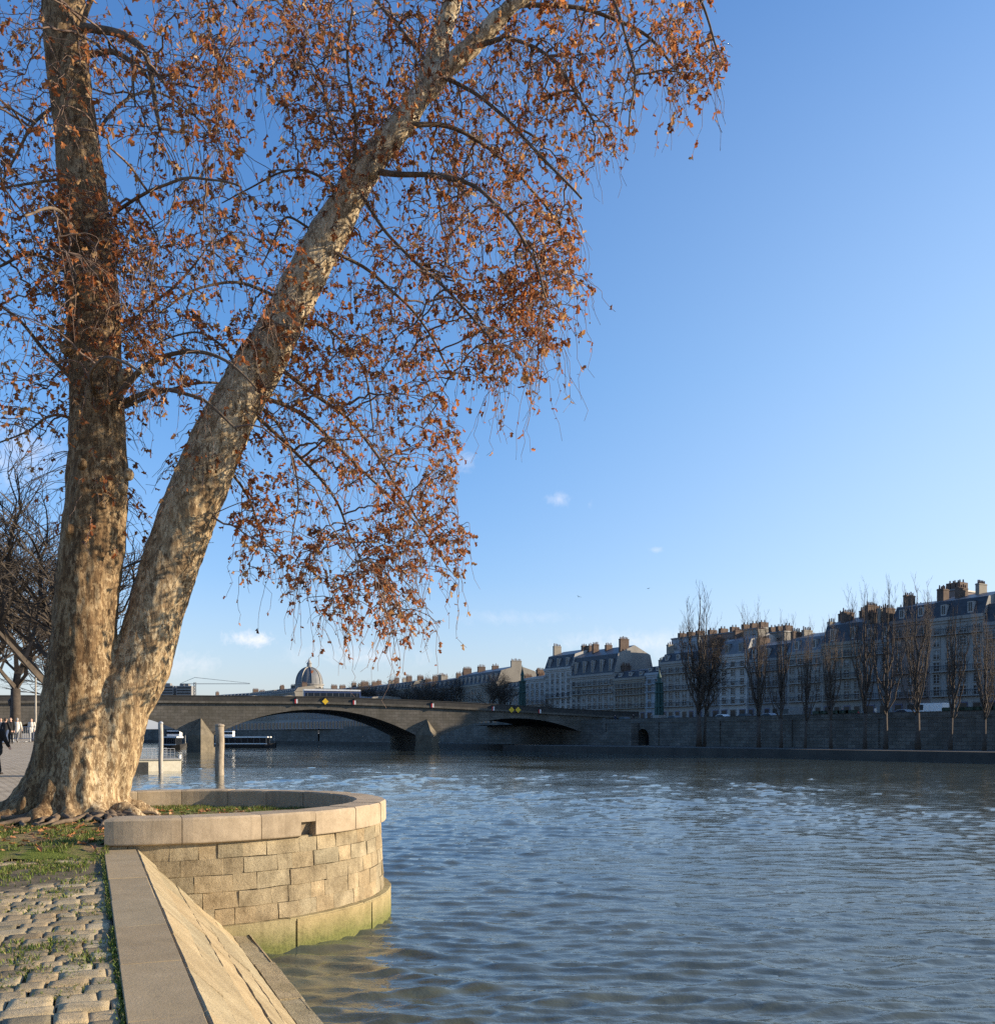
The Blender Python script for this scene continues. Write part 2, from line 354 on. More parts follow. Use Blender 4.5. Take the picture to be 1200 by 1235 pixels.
M['denim'] = grainy('denim', (.03,.05,.10), (.07,.10,.17), 10, .85, .1, .005); M['shoe'] = grainy('shoe_leather', (.02,.015,.012), (.05,.04,.03), 6, .5, 0)
# ------------------------------------------------------------------ camera, sun, sky
cam = bpy.data.cameras.new('camera'); cam_o = bpy.data.objects.new('camera', cam); COL.objects.link(cam_o)
cam.sensor_fit = 'HORIZONTAL'; cam.sensor_width = 36; cam.lens = FPX/1200*36; cam.shift_y = (HY-617.5)/1200
cam.clip_start = .2; cam.clip_end = 9000; cam_o.location = (0, 0, EYE); cam_o.rotation_euler = (math.pi/2, 0, 0); SC.camera = cam_o
SUN_AZ, SUN_EL = 87.0, 17.5            # degrees clockwise from the view direction (+Y), and above the horizon
sd = Vector((math.sin(math.radians(SUN_AZ))*math.cos(math.radians(SUN_EL)), math.cos(math.radians(SUN_AZ))*math.cos(math.radians(SUN_EL)), math.sin(math.radians(SUN_EL))))
sl = bpy.data.lights.new('sun', 'SUN'); sl.energy = 5.0; sl.angle = math.radians(.53); sl.color = (1.0, .83, .60)
so = bpy.data.objects.new('sun', sl); COL.objects.link(so); so.rotation_euler = sd.to_track_quat('Z', 'Y').to_euler(); so.location = (60, -20, 40)
W = bpy.data.worlds.new('World'); SC.world = W; W.use_nodes = True
wt = NT(W); bg = wt.n['Background']
sky = wt.add('ShaderNodeTexSky', sky_type='NISHITA', sun_disc=False, sun_elevation=math.radians(SUN_EL), sun_rotation=math.radians(SUN_AZ), altitude=50, air_density=1.0, dust_density=1.0, ozone_density=2.2)
tcw = wt.add('ShaderNodeTexCoord'); gen = tcw.outputs['Generated']
sepw = wt.add('ShaderNodeSeparateXYZ'); wt.l.new(gen, sepw.inputs[0])
skyc = wt.mix(1.0, sky.outputs[0], wt.ramp(sepw.outputs['Z'], [(0, (1.0, .95, 1.14)), (.10, (.92, .98, 1.18)), (.35, (.67, 1.01, 1.32)), (.7, (.62, .98, 1.36))]), 'MULTIPLY')
gl = wt.add('ShaderNodeVectorMath', operation='DOT_PRODUCT'); wt.l.new(gen, gl.inputs[0]); gl.inputs[1].default_value = sd      # thin high haze brightens the sky towards the sun
hz = wt.math('MULTIPLY', wt.math('POWER', wt.maprange(gl.outputs['Value'], .02, .66), 1.35), wt.maprange(sepw.outputs["Z"], .08, .60, 1.0, .12))
skyc = wt.mix(wt.math('MULTIPLY', hz, .90), skyc, (3.5, 4.35, 5.1))
skyc = wt.mix(wt.maprange(sepw.outputs['Z'], .16, .0, 0, .40), skyc, (3.3, 3.75, 4.6))
wn1 = wt.noise(gen, 26, 7, .68, 1.2); wn2 = wt.noise(gen, 80, 6, .7, .8)
cur = skyc
for (cx, cy, rx, ry, amt, th) in ((303, 770, 44, 15, .85, .47), (215, 800, 70, 26, .35, .5), (672, 602, 26, 13, .34, .52), (560, 556, 26, 20, .34, .52), (712, 608, 7, 9, .22, .5), (792, 663, 12, 7, .30, .46), (430, 790, 130, 22, .30, .50), (760, 775, 150, 24, .30, .48), (20, 545, 70, 60, .4, .5), (620, 745, 120, 14, .16, .5)):
    d = Vector(((cx-CX)/FPX, 1, (HY-cy)/FPX)); L = d.length; d.normalize()
    r = Vector((d.y, -d.x, 0)).normalized(); u = r.cross(d)
    sub = wt.add('ShaderNodeVectorMath', operation='SUBTRACT'); wt.l.new(gen, sub.inputs[0]); sub.inputs[1].default_value = d
    q = []
    for ax, rad in ((r, rx), (u, ry)):
        dt = wt.add('ShaderNodeVectorMath', operation='DOT_PRODUCT'); wt.l.new(sub.outputs[0], dt.inputs[0]); dt.inputs[1].default_value = ax
        q.append(wt.math('POWER', wt.math('ABSOLUTE', wt.math('MULTIPLY', dt.outputs['Value'], FPX*L/rad/L)), 2.0))
    front = wt.add('ShaderNodeVectorMath', operation='DOT_PRODUCT'); wt.l.new(gen, front.inputs[0]); front.inputs[1].default_value = d
    fall = wt.math('MULTIPLY', wt.math('EXPONENT', wt.math('MULTIPLY', wt.math('ADD', q[0], q[1]), -1.1)), wt.math('GREATER_THAN', front.outputs['Value'], .5))
    dens = wt.maprange(wt.math('ADD', wt.math('MULTIPLY', fall, .42), wt.math('MULTIPLY', wt.math('ADD', wt.math('MULTIPLY', wn1, .62), wt.math('MULTIPLY', wn2, .5)), 1.0)), th+.30, th+.60)
    cur = wt.mix(wt.math('MULTIPLY', wt.math('MULTIPLY', dens, fall), amt), cur, (6.0, 5.7, 5.8))
wt.l.new(cur, bg.inputs['Color']); bg.inputs['Strength'].default_value = .104
SC.view_settings.view_transform = 'Standard'; SC.view_settings.look = 'None'; SC.view_settings.gamma = 1.0; SC.cycles.use_denoising = False
SC.view_settings.exposure = 0.96

# ------------------------------------------------------------------ the quay frame: q along the quay, m towards the river
Q = Vector((-.394, .919, 0)); R_ = Vector((.919, .394, 0)); K0 = Vector((-1.61, 5.3, 0))     # outer kerb line through K0
def quay(s, o, z): p = K0 + Q*s + R_*o; return Vector((p.x, p.y, z))
QZ = 1.6
def ground_z(y): return QZ + .10*max(0, min(1, (y-14)/4)) + interp(y, [20, 63, 90, 200], [0, 1.0, 1.3, 2.2])

# masonry: bevelled, uneven blocks laid on a surface uv -> xyz; every block keeps its own shade
def masonry(rows, fn, lens, joint=.012, depth=.03, rough=.012, nu=4, nv=3, tint=.25, sub=0, wob=0.0, skip=None, bulge=0.0, warm=.06):
    V, F, C = [], [], []
    for ri, (v0, v1, u0, u1) in enumerate(rows):
        u = u0 - random.random()*lens[0]
        while u < u1:
            L = random.uniform(*lens); a, b = max(u, u0), min(u+L, u1); u += L
            if b-a < .04: continue
            if skip and skip(a, b, v0, v1): continue
            j = joint*random.uniform(.6, 1.5); base = len(V); off = random.uniform(-1, 1)*rough; sh = 1+random.uniform(-tint, tint*.6); w = random.uniform(-warm, warm)
            us = [a+j*.2, a+j*1.1] + [lerp(a+j*1.1, b-j*1.1, k/(nu-1)) for k in range(1, nu-1)] + [b-j*1.1, b-j*.2]
            vs = [v0+j*.2, v0+j*1.1] + [lerp(v0+j*1.1, v1-j*1.1, k/(nv-1)) for k in range(1, nv-1)] + [v1-j*1.1, v1-j*.2]
            seed = random.random()*50; tilt = random.uniform(-1, 1)*rough*.8; tilt2 = random.uniform(-1, 1)*rough*.8
            for jj, vv in enumerate(vs):
                for ii, uu in enumerate(us):
                    edge = ii in (0, len(us)-1) or jj in (0, len(vs)-1)
                    fu, fv = (uu-a)/(b-a)-.5, (vv-v0)/(v1-v0)-.5
                    du = mnoise.noise(Vector((uu*2.2, vv*2.2, seed)))*wob; dv = mnoise.noise(Vector((uu*2.2, vv*2.2, seed+9)))*wob
                    d = -depth if edge else off + tilt*fu*2 + tilt2*fv*2 + mnoise.noise(Vector((uu*6, vv*6, seed)))*rough*1.1 + bulge*(1-4*fu*fu)*(1-4*fv*fv)
                    V.append(tuple(fn(uu+du, vv+dv, d))); C.append((sh*(1+w), sh, sh*(1-w)))
            nU, nV = len(us), len(vs)
            for jj in range(nV-1):
                for ii in range(nU-1):
                    F.append((base+jj*nU+ii, base+jj*nU+ii+1, base+(jj+1)*nU+ii+1, base+(jj+1)*nU+ii))
    return np.array(V), np.array(F), np.array(C)

# ------------------------------------------------------------------ river
def wave_height(X, Y):
    H = np.zeros_like(X); r = np.random.default_rng(3); dist = np.sqrt(X*X+Y*Y)
    for i in range(52):                                    # the general ripple
        lam = .22*(1.072**i); lam = min(lam, 7)*(1+r.uniform(-.1, .1)); k = 2*np.pi/lam
        th = r.normal(-1.70, .38); a = .0040*lam if lam < .65 else .0040*.65*(.65/lam)**.85
        fade = np.clip(lam*75/np.maximum(dist, 1) - .25, 0, 1)     # the mesh is coarser far away: short waves live in the bump there
        ph = k*(X*math.cos(th)+Y*math.sin(th)) + r.uniform(0, 6.28)
        s = np.sin(ph + .9*np.sin(.29*k*(X*math.sin(th)-Y*math.cos(th))+i) + .5*np.sin(.13*k*(X+Y)+2*i)); H += a*fade*(s + .4*(s*s-.5))
    for i in range(16):                                    # short steep crests that come and go
        lam = .30*(1.10**i)*(1+r.uniform(-.1, .1)); k = 2*np.pi/lam; th = r.normal(-1.62, .26); c, n = math.cos(th), math.sin(th)
        u = X*c+Y*n; v = X*n-Y*c; fade = np.clip(lam*75/np.maximum(dist, 1) - .25, 0, 1)
        ph = k*u + 1.1*np.sin(.42*v/lam**.5+i*1.7) + .7*np.sin(.9*v/lam**.5+.35*u+i*.9) + r.uniform(0, 6.28)
        s = np.sin(ph); crest = ((s+1)*.5)**6
        m1 = np.sin(1.15*v/lam**.7 + 1.4*np.sin(.55*u/lam**.7+i) + i*2.1)*np.sin(.42*u/lam + 1.2*np.sin(.31*v+i*1.3) + i)
        H += .030*lam**.9*fade*crest*np.clip(m1*1.6+.1, 0, 1)
    patch = np.sin(X*.21+1.3*np.sin(Y*.13))*np.sin(Y*.17+1.1*np.sin(X*.11))
    return H*(.85+.35*patch)
def build_river():
    NR, NC = 1100, 960
    ys = np.concatenate([np.linspace(-60, 2.5, 12), np.geomspace(3.5, 900, NR-12)])
    us = np.linspace(-.80, .92, NC)
    Y, U = np.meshgrid(ys, us, indexing='ij'); X = U*(np.maximum(Y, 0)+6)
    X = np.where(Y < 2.6, U*8.5 + U*60*np.clip((2.5-Y)/62, 0, 1), X)
    Z = wave_height(X, Y)
    n = NR*NC; idx = np.arange(n).reshape(NR, NC)
    F = np.stack([idx[:-1, :-1], idx[:-1, 1:], idx[1:, 1:], idx[1:, :-1]], -1).reshape(-1, 4)
    struct(link('river', np_mesh('river', np.stack([X, Y, Z], -1).reshape(-1, 3), F, M['water'], True)))
build_river()
mb = MB(); mb.quad((-4000, -500, -2.5), (4000, -500, -2.5), (4000, 6000, -2.5), (-4000, 6000, -2.5)); struct(mb.build('ground', M['land']))

# ------------------------------------------------------------------ left bank: paving, kerb, revetment
def build_quay():
    inner = -.42
    # setts near the camera
    def fn(u, v, d): return quay(v, inner-u, QZ + d + .045*mnoise.noise(Vector((u*.5, v*.5, 3))))
    rows = []; v = -7.0
    while v < 8.1:
        w = random.uniform(.15, .27); rows.append((v, min(v+w, 8.15), .02, 15.0)); v += w
    V, F, C = masonry(rows, fn, (.13, .32), joint=.012, depth=.016, rough=.005, nu=6, nv=5, tint=.42, wob=.022, bulge=.002, warm=.06)
    F = F[:, ::-1]
    struct(link('cobbled_quay', np_mesh('setts', V, F, M['cobble'], True, C)))
    # the bed under the setts, and the paving that runs on past the tree
    mb = MB(); mb.quad(quay(-9, inner, QZ-.010), quay(8.2, inner, QZ-.010), quay(8.2, -17, QZ-.010), quay(-9, -17, QZ-.010)); struct(mb.build('paving_bed', M['mortar']))
    mb = MB(); ss = [8.15, 11, 14, 17, 20, 30, 40, 60, 85, 120, 190, 260]
    for a, b in zip(ss[:-1], ss[1:]):
        for oa, ob in ((-.02, -4), (-4, -12), (-12, -30), (-30, -80)):
            P = [quay(a, oa, 0), quay(b, oa, 0), quay(b, ob, 0), quay(a, ob, 0)]
            for p in P: p.z = ground_z(p.y) - (.05 if p.y < 22 else 0.0)
            mb.quad(*P)
    mb.quad(quay(-40, -15, QZ), quay(8.15, -15, QZ), quay(8.15, -80, QZ), quay(-40, -80, QZ))
    o = struct(mb.build('far_quay_paving', M['paving']))
    o.rotation_euler = (0, 0, 0)
    # kerb slabs
    V, F, C = [], [], []
    rows = [(-.42, 0.0, -9, 8.75)]
    V, F, C = masonry([( -.418, -.004, -9, 8.75)], lambda u, v, d: quay(u, v, QZ+.035+d), (1.15, 1.7), joint=.010, depth=.016, rough=.003, nu=8, nv=4, tint=.10, warm=.02)
    struct(link('kerb', np_mesh('kerb', V, F[:, ::-1], M['kerb'], False, C)))
    # sloping revetment down to the ledge
    SL = 1.27
    def fs(u, v, d):     # v 0..1.78 down the slope
        k = .7071; return quay(u, .0 + v*k + d*k, QZ+.03 - v*k + d*k)
    rv = [(.0, .34, -9, 11), (.34, .72, -9, 11), (.72, 1.06, -9, 11), (1.06, 1.42, -9, 11), (1.42, 1.80, -9, 11)]
    root = thing('river_revetment', 'sloping stone embankment of long blocks running from the kerb down to the water', 'embankment', quay(0, 0, 0))
    root_inv = Matrix.Translation(-quay(0, 0, 0))
    def local(V): return V - np.array(tuple(quay(0, 0, 0)))
    V, F, C = masonry([rv[0]], lambda u, v, d: fs(u, v, d+.01), (1.0, 1.7), joint=.006, depth=.03, rough=.004, nu=8, nv=4, tint=.08, warm=.03)
    V2, F2, C2 = masonry(rv[1:], fs, (1.4, 3.0), joint=.0045, depth=.010, rough=.0065, nu=26, nv=8, tint=.12, warm=.05, wob=.02)
    link('top_course', np_mesh('top_course', local(V), F[:, ::-1], M['revet'], False, C), root)
    link('slope_blocks', np_mesh('slope_blocks', local(V2), F2[:, ::-1], M['revet'], False, C2), root)
    mb = MB()
    a = [fs(-9, .0, -.035), fs(11, .0, -.035), fs(11, 1.84, -.035), fs(-9, 1.84, -.035)]; mb.quad(*[p - quay(0,0,0) for p in a[::-1]]); mb.build('mortar_bed', M['mortar'], root)
    def fl(u, v, d):
        if v < .26: return quay(u, 1.27+v, .36+d)
        return quay(u, 1.53+d, .36-(v-.26))
    V, F, C = masonry([(.0, .26, -9, 11), (.26, .95, -9, 11)], fl, (1.3, 2.0), joint=.008, depth=.03, rough=.010, nu=8, nv=4, tint=.12)
    link('ledge', np_mesh('ledge', local(V), F[:, ::-1], M['revet'], False, C), root)
build_quay()

# ------------------------------------------------------------------ the round bastion
BC = Vector((-5.82, 16.84, 0)); BR = 3.80
A0, A1 = math.radians(-83.5), math.radians(133)
def arc(a, r, z): return Vector((BC.x + r*math.cos(a), BC.y + r*math.sin(a), z))
def build_bastion():
    root = thing('river_bastion', 'round stone bastion with pale coping jutting into the river beside the plane tree', 'stone bastion', (BC.x, BC.y, 0))
    loc = np.array((BC.x, BC.y, 0.))
    U1 = (A1-A0)*BR
    def fw(u, v, d):
        r = BR - .01 - .05*(v-.5) + d; return arc(A0 + u/BR, r, v)
    hs = [.50, .735, .975, 1.215, 1.45, 1.69]
    V, F, C = masonry([(hs[i], hs[i+1], -.35, U1) for i in range(5)], fw, (.26, .60), joint=.005, depth=.008, rough=.0065, nu=9, nv=7, tint=.15, warm=.05, wob=.014)
    link('wall', np_mesh('wall', V-loc, F, M['wallstone'], False, C), root)
    mb = MB(); n = 72
    for i in range(n):
        a, b = lerp(A0-.12, A1, i/n), lerp(A0-.12, A1, (i+1)/n)
        mb.quad(arc(a, BR-.05, -1.5)-BC, arc(b, BR-.05, -1.5)-BC, arc(b, BR-.085, 1.7)-BC, arc(a, BR-.085, 1.7)-BC)
        mb.quad(arc(b, BR-.50, 1.5)-BC, arc(a, BR-.50, 1.5)-BC, arc(a, BR-.50, 1.72)-BC, arc(b, BR-.50, 1.72)-BC)
    mb.build('wall_core', M['mortar'], root)
    def fp(u, v, d):
        if v < .56: return arc(A0 + u/BR, BR + .13 + d, v-.06)
        return arc(A0 + u/BR, BR + .13 - (v-.56), .5 + d)
    V, F, C = masonry([(-.5, .50, -.6, U1), (.50, .72, -.6, U1)], lambda u, v, d: arc(A0+u/BR, BR+.12+d+max(0, -.02*v), v) if v <= .5 else arc(A0+u/BR, BR+.12-(v-.5), .5+d), (1.5, 2.3), joint=.012, depth=.04, rough=.006, nu=16, nv=7, tint=.08, warm=.04)
    link('plinth', np_mesh('plinth', V-loc, F, M['plinth'], False, C), root)
    # coping stones, each a block of its own with worn edges; one has its lower corner broken out
    ang = [A0]; widths = [1.02, 1.12, .95, .98, .52, .62, .9, 1.05, 1.1, 1.0, 1.1, 1.0, 1.1, 1.0, 1.1]
    for w in widths: ang.append(ang[-1] + w/BR)
    for i in range(len(widths)):
        a, b = ang[i]+.0014, min(ang[i+1]-.0014, A1)
        if b <= a: break
        n = 8; z0, z1 = 1.695, 2.055; sh = random.uniform(-.004, .004); notch = (i == 2)
        V, F = [], []
        prof = lambda: [(BR+.03, z0), (BR+.035, z0+.015), (BR+.035, z1-.03), (BR+.012, z1), (BR-.50, z1+.004), (BR-.525, z1-.022), (BR-.525, z0-.10), (BR-.3, z0-.10)]
        P = prof(); P = [(r-.017 if r > BR else r, z) for r, z in P]; k = len(P)
        ts = [j/n for j in range(n+1)]
        if notch: ts = [0, .15, .3, .45, .6, .70, .702, .8, 1.0]
        for j, t in enumerate(ts):
            aa = lerp(a, b, t); e = .006 if j in (0, n) else 0; PP = list(P)
            if notch and t > .701: PP[0] = (BR-.10, 1.885); PP[1] = (BR+.017, 1.90); PP[7] = (BR-.2, z0-.10)
            for (r, z) in PP:
                w = mnoise.noise(Vector((aa*9, r*7, z*9)))*.007
                rr, zz = r + w + sh - (e if r > BR-.1 else -e), z + w*.6 + sh - (e if z > 1.9 else 0)
                V.append((rr*math.cos(aa), rr*math.sin(aa), zz))
        for j in range(n):
            for q in range(k):
                q2 = (q+1) % k; F.append((j*k+q, (j+1)*k+q, (j+1)*k+q2, j*k+q2))
        F2 = [tuple(f) for f in F]
        me = bpy.data.meshes.new('coping_stone'); me.from_pydata(V, [], F2 + [tuple(range(k))[::-1], tuple(n*k+q for q in range(k))])
        me.materials.append(M['coping']); g = 1+random.uniform(-.10, .08); set_col(me, np.tile([g*1.02, g, g*.98], (len(V), 1))); me.update()
        bm = bmesh.new(); bm.from_mesh(me); bmesh.ops.recalc_face_normals(bm, faces=bm.faces); bm.to_mesh(me); bm.free()
        o = link('coping_stone', me, root)
        if notch: o['label'] = 'coping stone with its lower corner broken out'
build_bastion()
def build_left_wall():     # the quay wall beyond the bastion
    root = thing('quay_wall', 'vertical stone quay wall beyond the round bastion, below the promenade', 'wall', quay(15, 0, 0), math.atan2(Q.y, Q.x))
    mb = MB()
    for a, b in ((0, 15), (15, 35), (35, 60), (60, 105), (105, 170)):
        za, zb = [ground_z(quay(15+k, 0, 0).y) for k in (a, b)]
        mb.quad((b, 0, -1), (a, 0, -1), (a, 0, za), (b, 0, zb)); mb.quad((a, 0, za), (a, .6, za+.001), (b, .6, zb+.001), (b, 0, zb))
    mb.build('wall', M['quaywall'], root)
build_left_wall()
# earth and grass round the tree and inside the bastion
def soil_z(x, y):
    return 1.70 + .05*mnoise.noise(Vector((x*.8, y*.8, 1))) + .03*mnoise.noise(Vector((x*3, y*3, 5))) + .06*math.exp(-((x+7.6)**2+(y-17.3)**2)/3)
def in_soil(x, y):
    d = math.hypot(x-BC.x, y-BC.y); o = (Vector((x, y, 0))-K0).dot(R_); s = (Vector((x, y, 0))-K0).dot(Q)
    if d < BR-.46: return True
    if o > -.35: return False
    edge = 8.15 + .25*mnoise.noise(Vector((o*1.5, 0, 7)))
    return s > edge-.1 and s < 17.5 + .6*mnoise.noise(Vector((o*.7, 3, 7))) - max(0, (-o-6))*.5 and o > -9
def build_soil():
    st = .11; nx, ny = int(15/st), int(13/st); V, F, ix = [], [], {}
    for i in range(nx):
        for j in range(ny):
            x, y = -16.5+i*st, 11.5+j*st
            if in_soil(x, y):
                d = math.hypot(x-BC.x, y-BC.y); s = (Vector((x, y, 0))-K0).dot(Q); z = soil_z(x, y)
                if d > BR-.4: z = lerp(QZ+.0, z, max(0, min(1, (s-8.1)/.6)))
                ix[i, j] = len(V); V.append((x, y, z))
    for (i, j) in list(ix):
        if all(k in ix for k in ((i+1, j), (i+1, j+1), (i, j+1))): F.append((ix[i, j], ix[i+1, j], ix[i+1, j+1], ix[i, j+1]))
    struct(link('soil', np_mesh('soil', np.array(V), np.array(F), M['soil'], True)))
build_soil()
# ------------------------------------------------------------------ grass (stuff) and fallen leaves (stuff)
def blades(pts, h, spread, name, tip=None):
    n = len(pts); P = np.array(pts); hh = h*rng.uniform(.45, 1.2, n); th = rng.uniform(0, 6.28, n); w = rng.uniform(.004, .008, n)
    side = np.stack([np.cos(th), np.sin(th), 0*th], 1)*w[:, None]; lean = np.stack([np.cos(th+1.4+rng.normal(0, .5, n)), np.sin(th+1.4), 0*th], 1)*(hh*spread*rng.uniform(.2, 1.1, n))[:, None]
    mid = P + lean*.4 + np.array([0, 0, 1])*(hh*.65)[:, None]; top = P + lean + np.array([0, 0, 1])*hh[:, None]
    V = np.stack([P-side, P+side, mid+side*.7, mid-side*.7, top], 1).reshape(-1, 3)
    b = np.arange(n)*5; F = np.concatenate([np.stack([b, b+1, b+2, b+3], 1), np.stack([b+3, b+2, b+4, b+4], 1)])
    F = np.concatenate([np.stack([b, b+1, b+2], 1), np.stack([b, b+2, b+3], 1), np.stack([b+3, b+2, b+4], 1)])
    g = rng.uniform(0, 1, (n, 1)); dry = (rng.uniform(0, 1, (n, 1)) < .16)
    C = np.array([.05, .095, .014])*(1-g) + np.array([.19, .25, .045])*g; C = np.where(dry, np.array([.32, .26, .11]), C)
    return V, F, np.repeat(C, 5, 0)
def build_grass():
    pts = []
    while len(pts) < 44000:
        x, y = random.uniform(-15, -2.2), random.uniform(12.6, 21)
        if not in_soil(x, y): continue
        d = math.hypot(x-BC.x, y-BC.y)
        k = mnoise.noise(Vector((x*.7, y*.7, 2)))*.6 + mnoise.noise(Vector((x*2.6, y*2.6, 4)))*.5
        inside = math.hypot(x-BC.x, y-BC.y) < BR-.45
        if k < (.18 if inside and x > -7.2 and y < 18.6 else -.02): continue
        s = (Vector((x, y, 0))-K0).dot(Q)
        pts.append((x, y, lerp(QZ, soil_z(x, y), max(0, min(1, (s-8.1)/.6))) if not inside else soil_z(x, y)))
    V, F, C = blades(pts, .06, 1.0, 'g'); out = [(V, F, C)]
    # tufts in the joints of the setts: patches where the photograph has them
    tp = []
    patches = [(at(38, 1042, 0), 12.2, .95, 1.1), (0, 11.2, 0, 0)]
    spots = [(30, 1042, .95), (30, 1040, .95), (60, 1036, .9), (85, 1033, .6), (20, 1055, .7), (15, 1052, .6), (75, 1078, .30), (100, 1100, .28), (62, 1138, .32), (40, 1140, .2), (88, 1150, .38), (75, 1168, .42), (35, 1172, .38), (10, 1188, .25), (95, 1190, .18), (110, 1060, .3), (60, 1205, .15), (-60, 1100, .6), (-120, 1160, .6), (45, 1100, .2)]
    for (x, y, r) in spots:
        Z = 1.6*FPX/(y-HY); c = Vector(((x-CX)/FPX*Z, Z, 0))
        for k in range(int(1500*r*r)+160):
            a = random.uniform(0, 6.28); q = r*math.sqrt(random.random()); p = (c.x+q*math.cos(a), c.y+1.5*q*math.sin(a))
            if (Vector((*p, 0))-K0).dot(R_) > -.44: continue
            if mnoise.noise(Vector((p[0]*4, p[1]*4, 1))) < -.12: continue
            tp.append((p[0], p[1], QZ-.01))
    V, F, C = blades(tp, .045, 1.3, 'g'); out.append((V, F, C))
    kp = []
    for k in range(2600):
        s = random.uniform(-7, 8.3)
        if mnoise.noise(Vector((s*1.4, 0, 3))) < -.25: continue
        p = quay(s, -.43+random.gauss(0, .016), QZ); kp.append(tuple(p))
    V, F, C = blades(kp, .035, .8, 'g'); out.append((V, F, C*1.15))
    n = 0; VV, FF, CC = [], [], []
    for V, F, C in out: VV.append(V); FF.append(F+n); CC.append(C); n += len(V)
    o = link('grass', np_mesh('grass', np.concatenate(VV), np.concatenate(FF), M['grass'], False, np.concatenate(CC))); o['kind'] = 'stuff'
build_grass()
LEAF2D = np.array([(0, 0), (-.30, .12), (-.50, .42), (-.24, .46), (-.20, .80), (0, .66), (0, 1.0), (.20, .80), (.24, .46), (.50, .42), (.30, .12)])
LEAF2D = np.array([(0, 0), (-.48, .30), (-.20, .42), (-.34, .78), (0, 1.0), (.34, .78), (.20, .42), (.48, .30), (0, .45)])
LEAFF = np.array([(8, 0, 1), (8, 1, 2), (8, 2, 3), (8, 3, 4), (8, 4, 5), (8, 5, 6), (8, 6, 7), (8, 7, 0)])[:, ::-1]
def leaves(P, D, Nn, S, C, curl=.35):
    """P base, D along the leaf, Nn normal, S size"""
    n = len(P); D = D/np.linalg.norm(D, axis=1, keepdims=True); X = np.cross(D, Nn); X /= np.linalg.norm(X, axis=1, keepdims=True)+1e-9; N2 = np.cross(X, D)
    x = LEAF2D[:, 0]; y = LEAF2D[:, 1]; cu = rng.uniform(.3, 1.6, (n, 1))*curl
    z = cu*(np.abs(x)[None, :]*.9 - (y*y)[None, :]*.5)
    V = P[:, None, :] + S[:, None, None]*(X[:, None, :]*x[None, :, None]*(1-.3*cu[:, :, None]) + D[:, None, :]*y[None, :, None] + N2[:, None, :]*z[:, :, None])
    F = (np.arange(n)*9)[:, None, None] + LEAFF[None]
    return V.reshape(-1, 3), F.reshape(-1, 3), np.repeat(C, 9, 0)
def leaf_cols(n, bright=1.0):
    base = np.array([(.51, .19, .06), (.42, .135, .045), (.57, .30, .115), (.27, .10, .04), (.64, .42, .22), (.16, .075, .04)])
    k = rng.choice(6, n, p=[.30, .26, .16, .14, .06, .08]); return base[k]*rng.uniform(.75, 1.25, (n, 1))*bright
def build_litter():
    P = []
    while len(P) < 1500:
        x, y = random.uniform(-14, -2.4), random.uniform(12.5, 20.5)
        if not in_soil(x, y) and random.random() > .10: continue
        o = (Vector((x, y, 0))-K0).dot(R_)
        if o > -.5 and math.hypot(x-BC.x, y-BC.y) > BR-.5: continue
        if math.hypot(x+6.6, y-15.6) > 1.4 and random.random() < .55: continue
        P.append((x, y, (soil_z(x, y) if in_soil(x, y) else QZ)+.02))
    n = len(P); D = rng.normal(0, 1, (n, 3)); D[:, 2] *= .12; Nn = np.tile([0, 0, 1.], (n, 1)) + rng.normal(0, .25, (n, 3))
    C = leaf_cols(n, 1.0)*.7 + np.array([.16, .12, .07])*.5
    V, F, C = leaves(np.array(P), D, Nn, rng.uniform(.07, .13, n), C, .5)
    o = link('fallen_leaves', np_mesh('fallen_leaves', V, F, M['litter'], False, C)); o['kind'] = 'stuff'
build_litter()
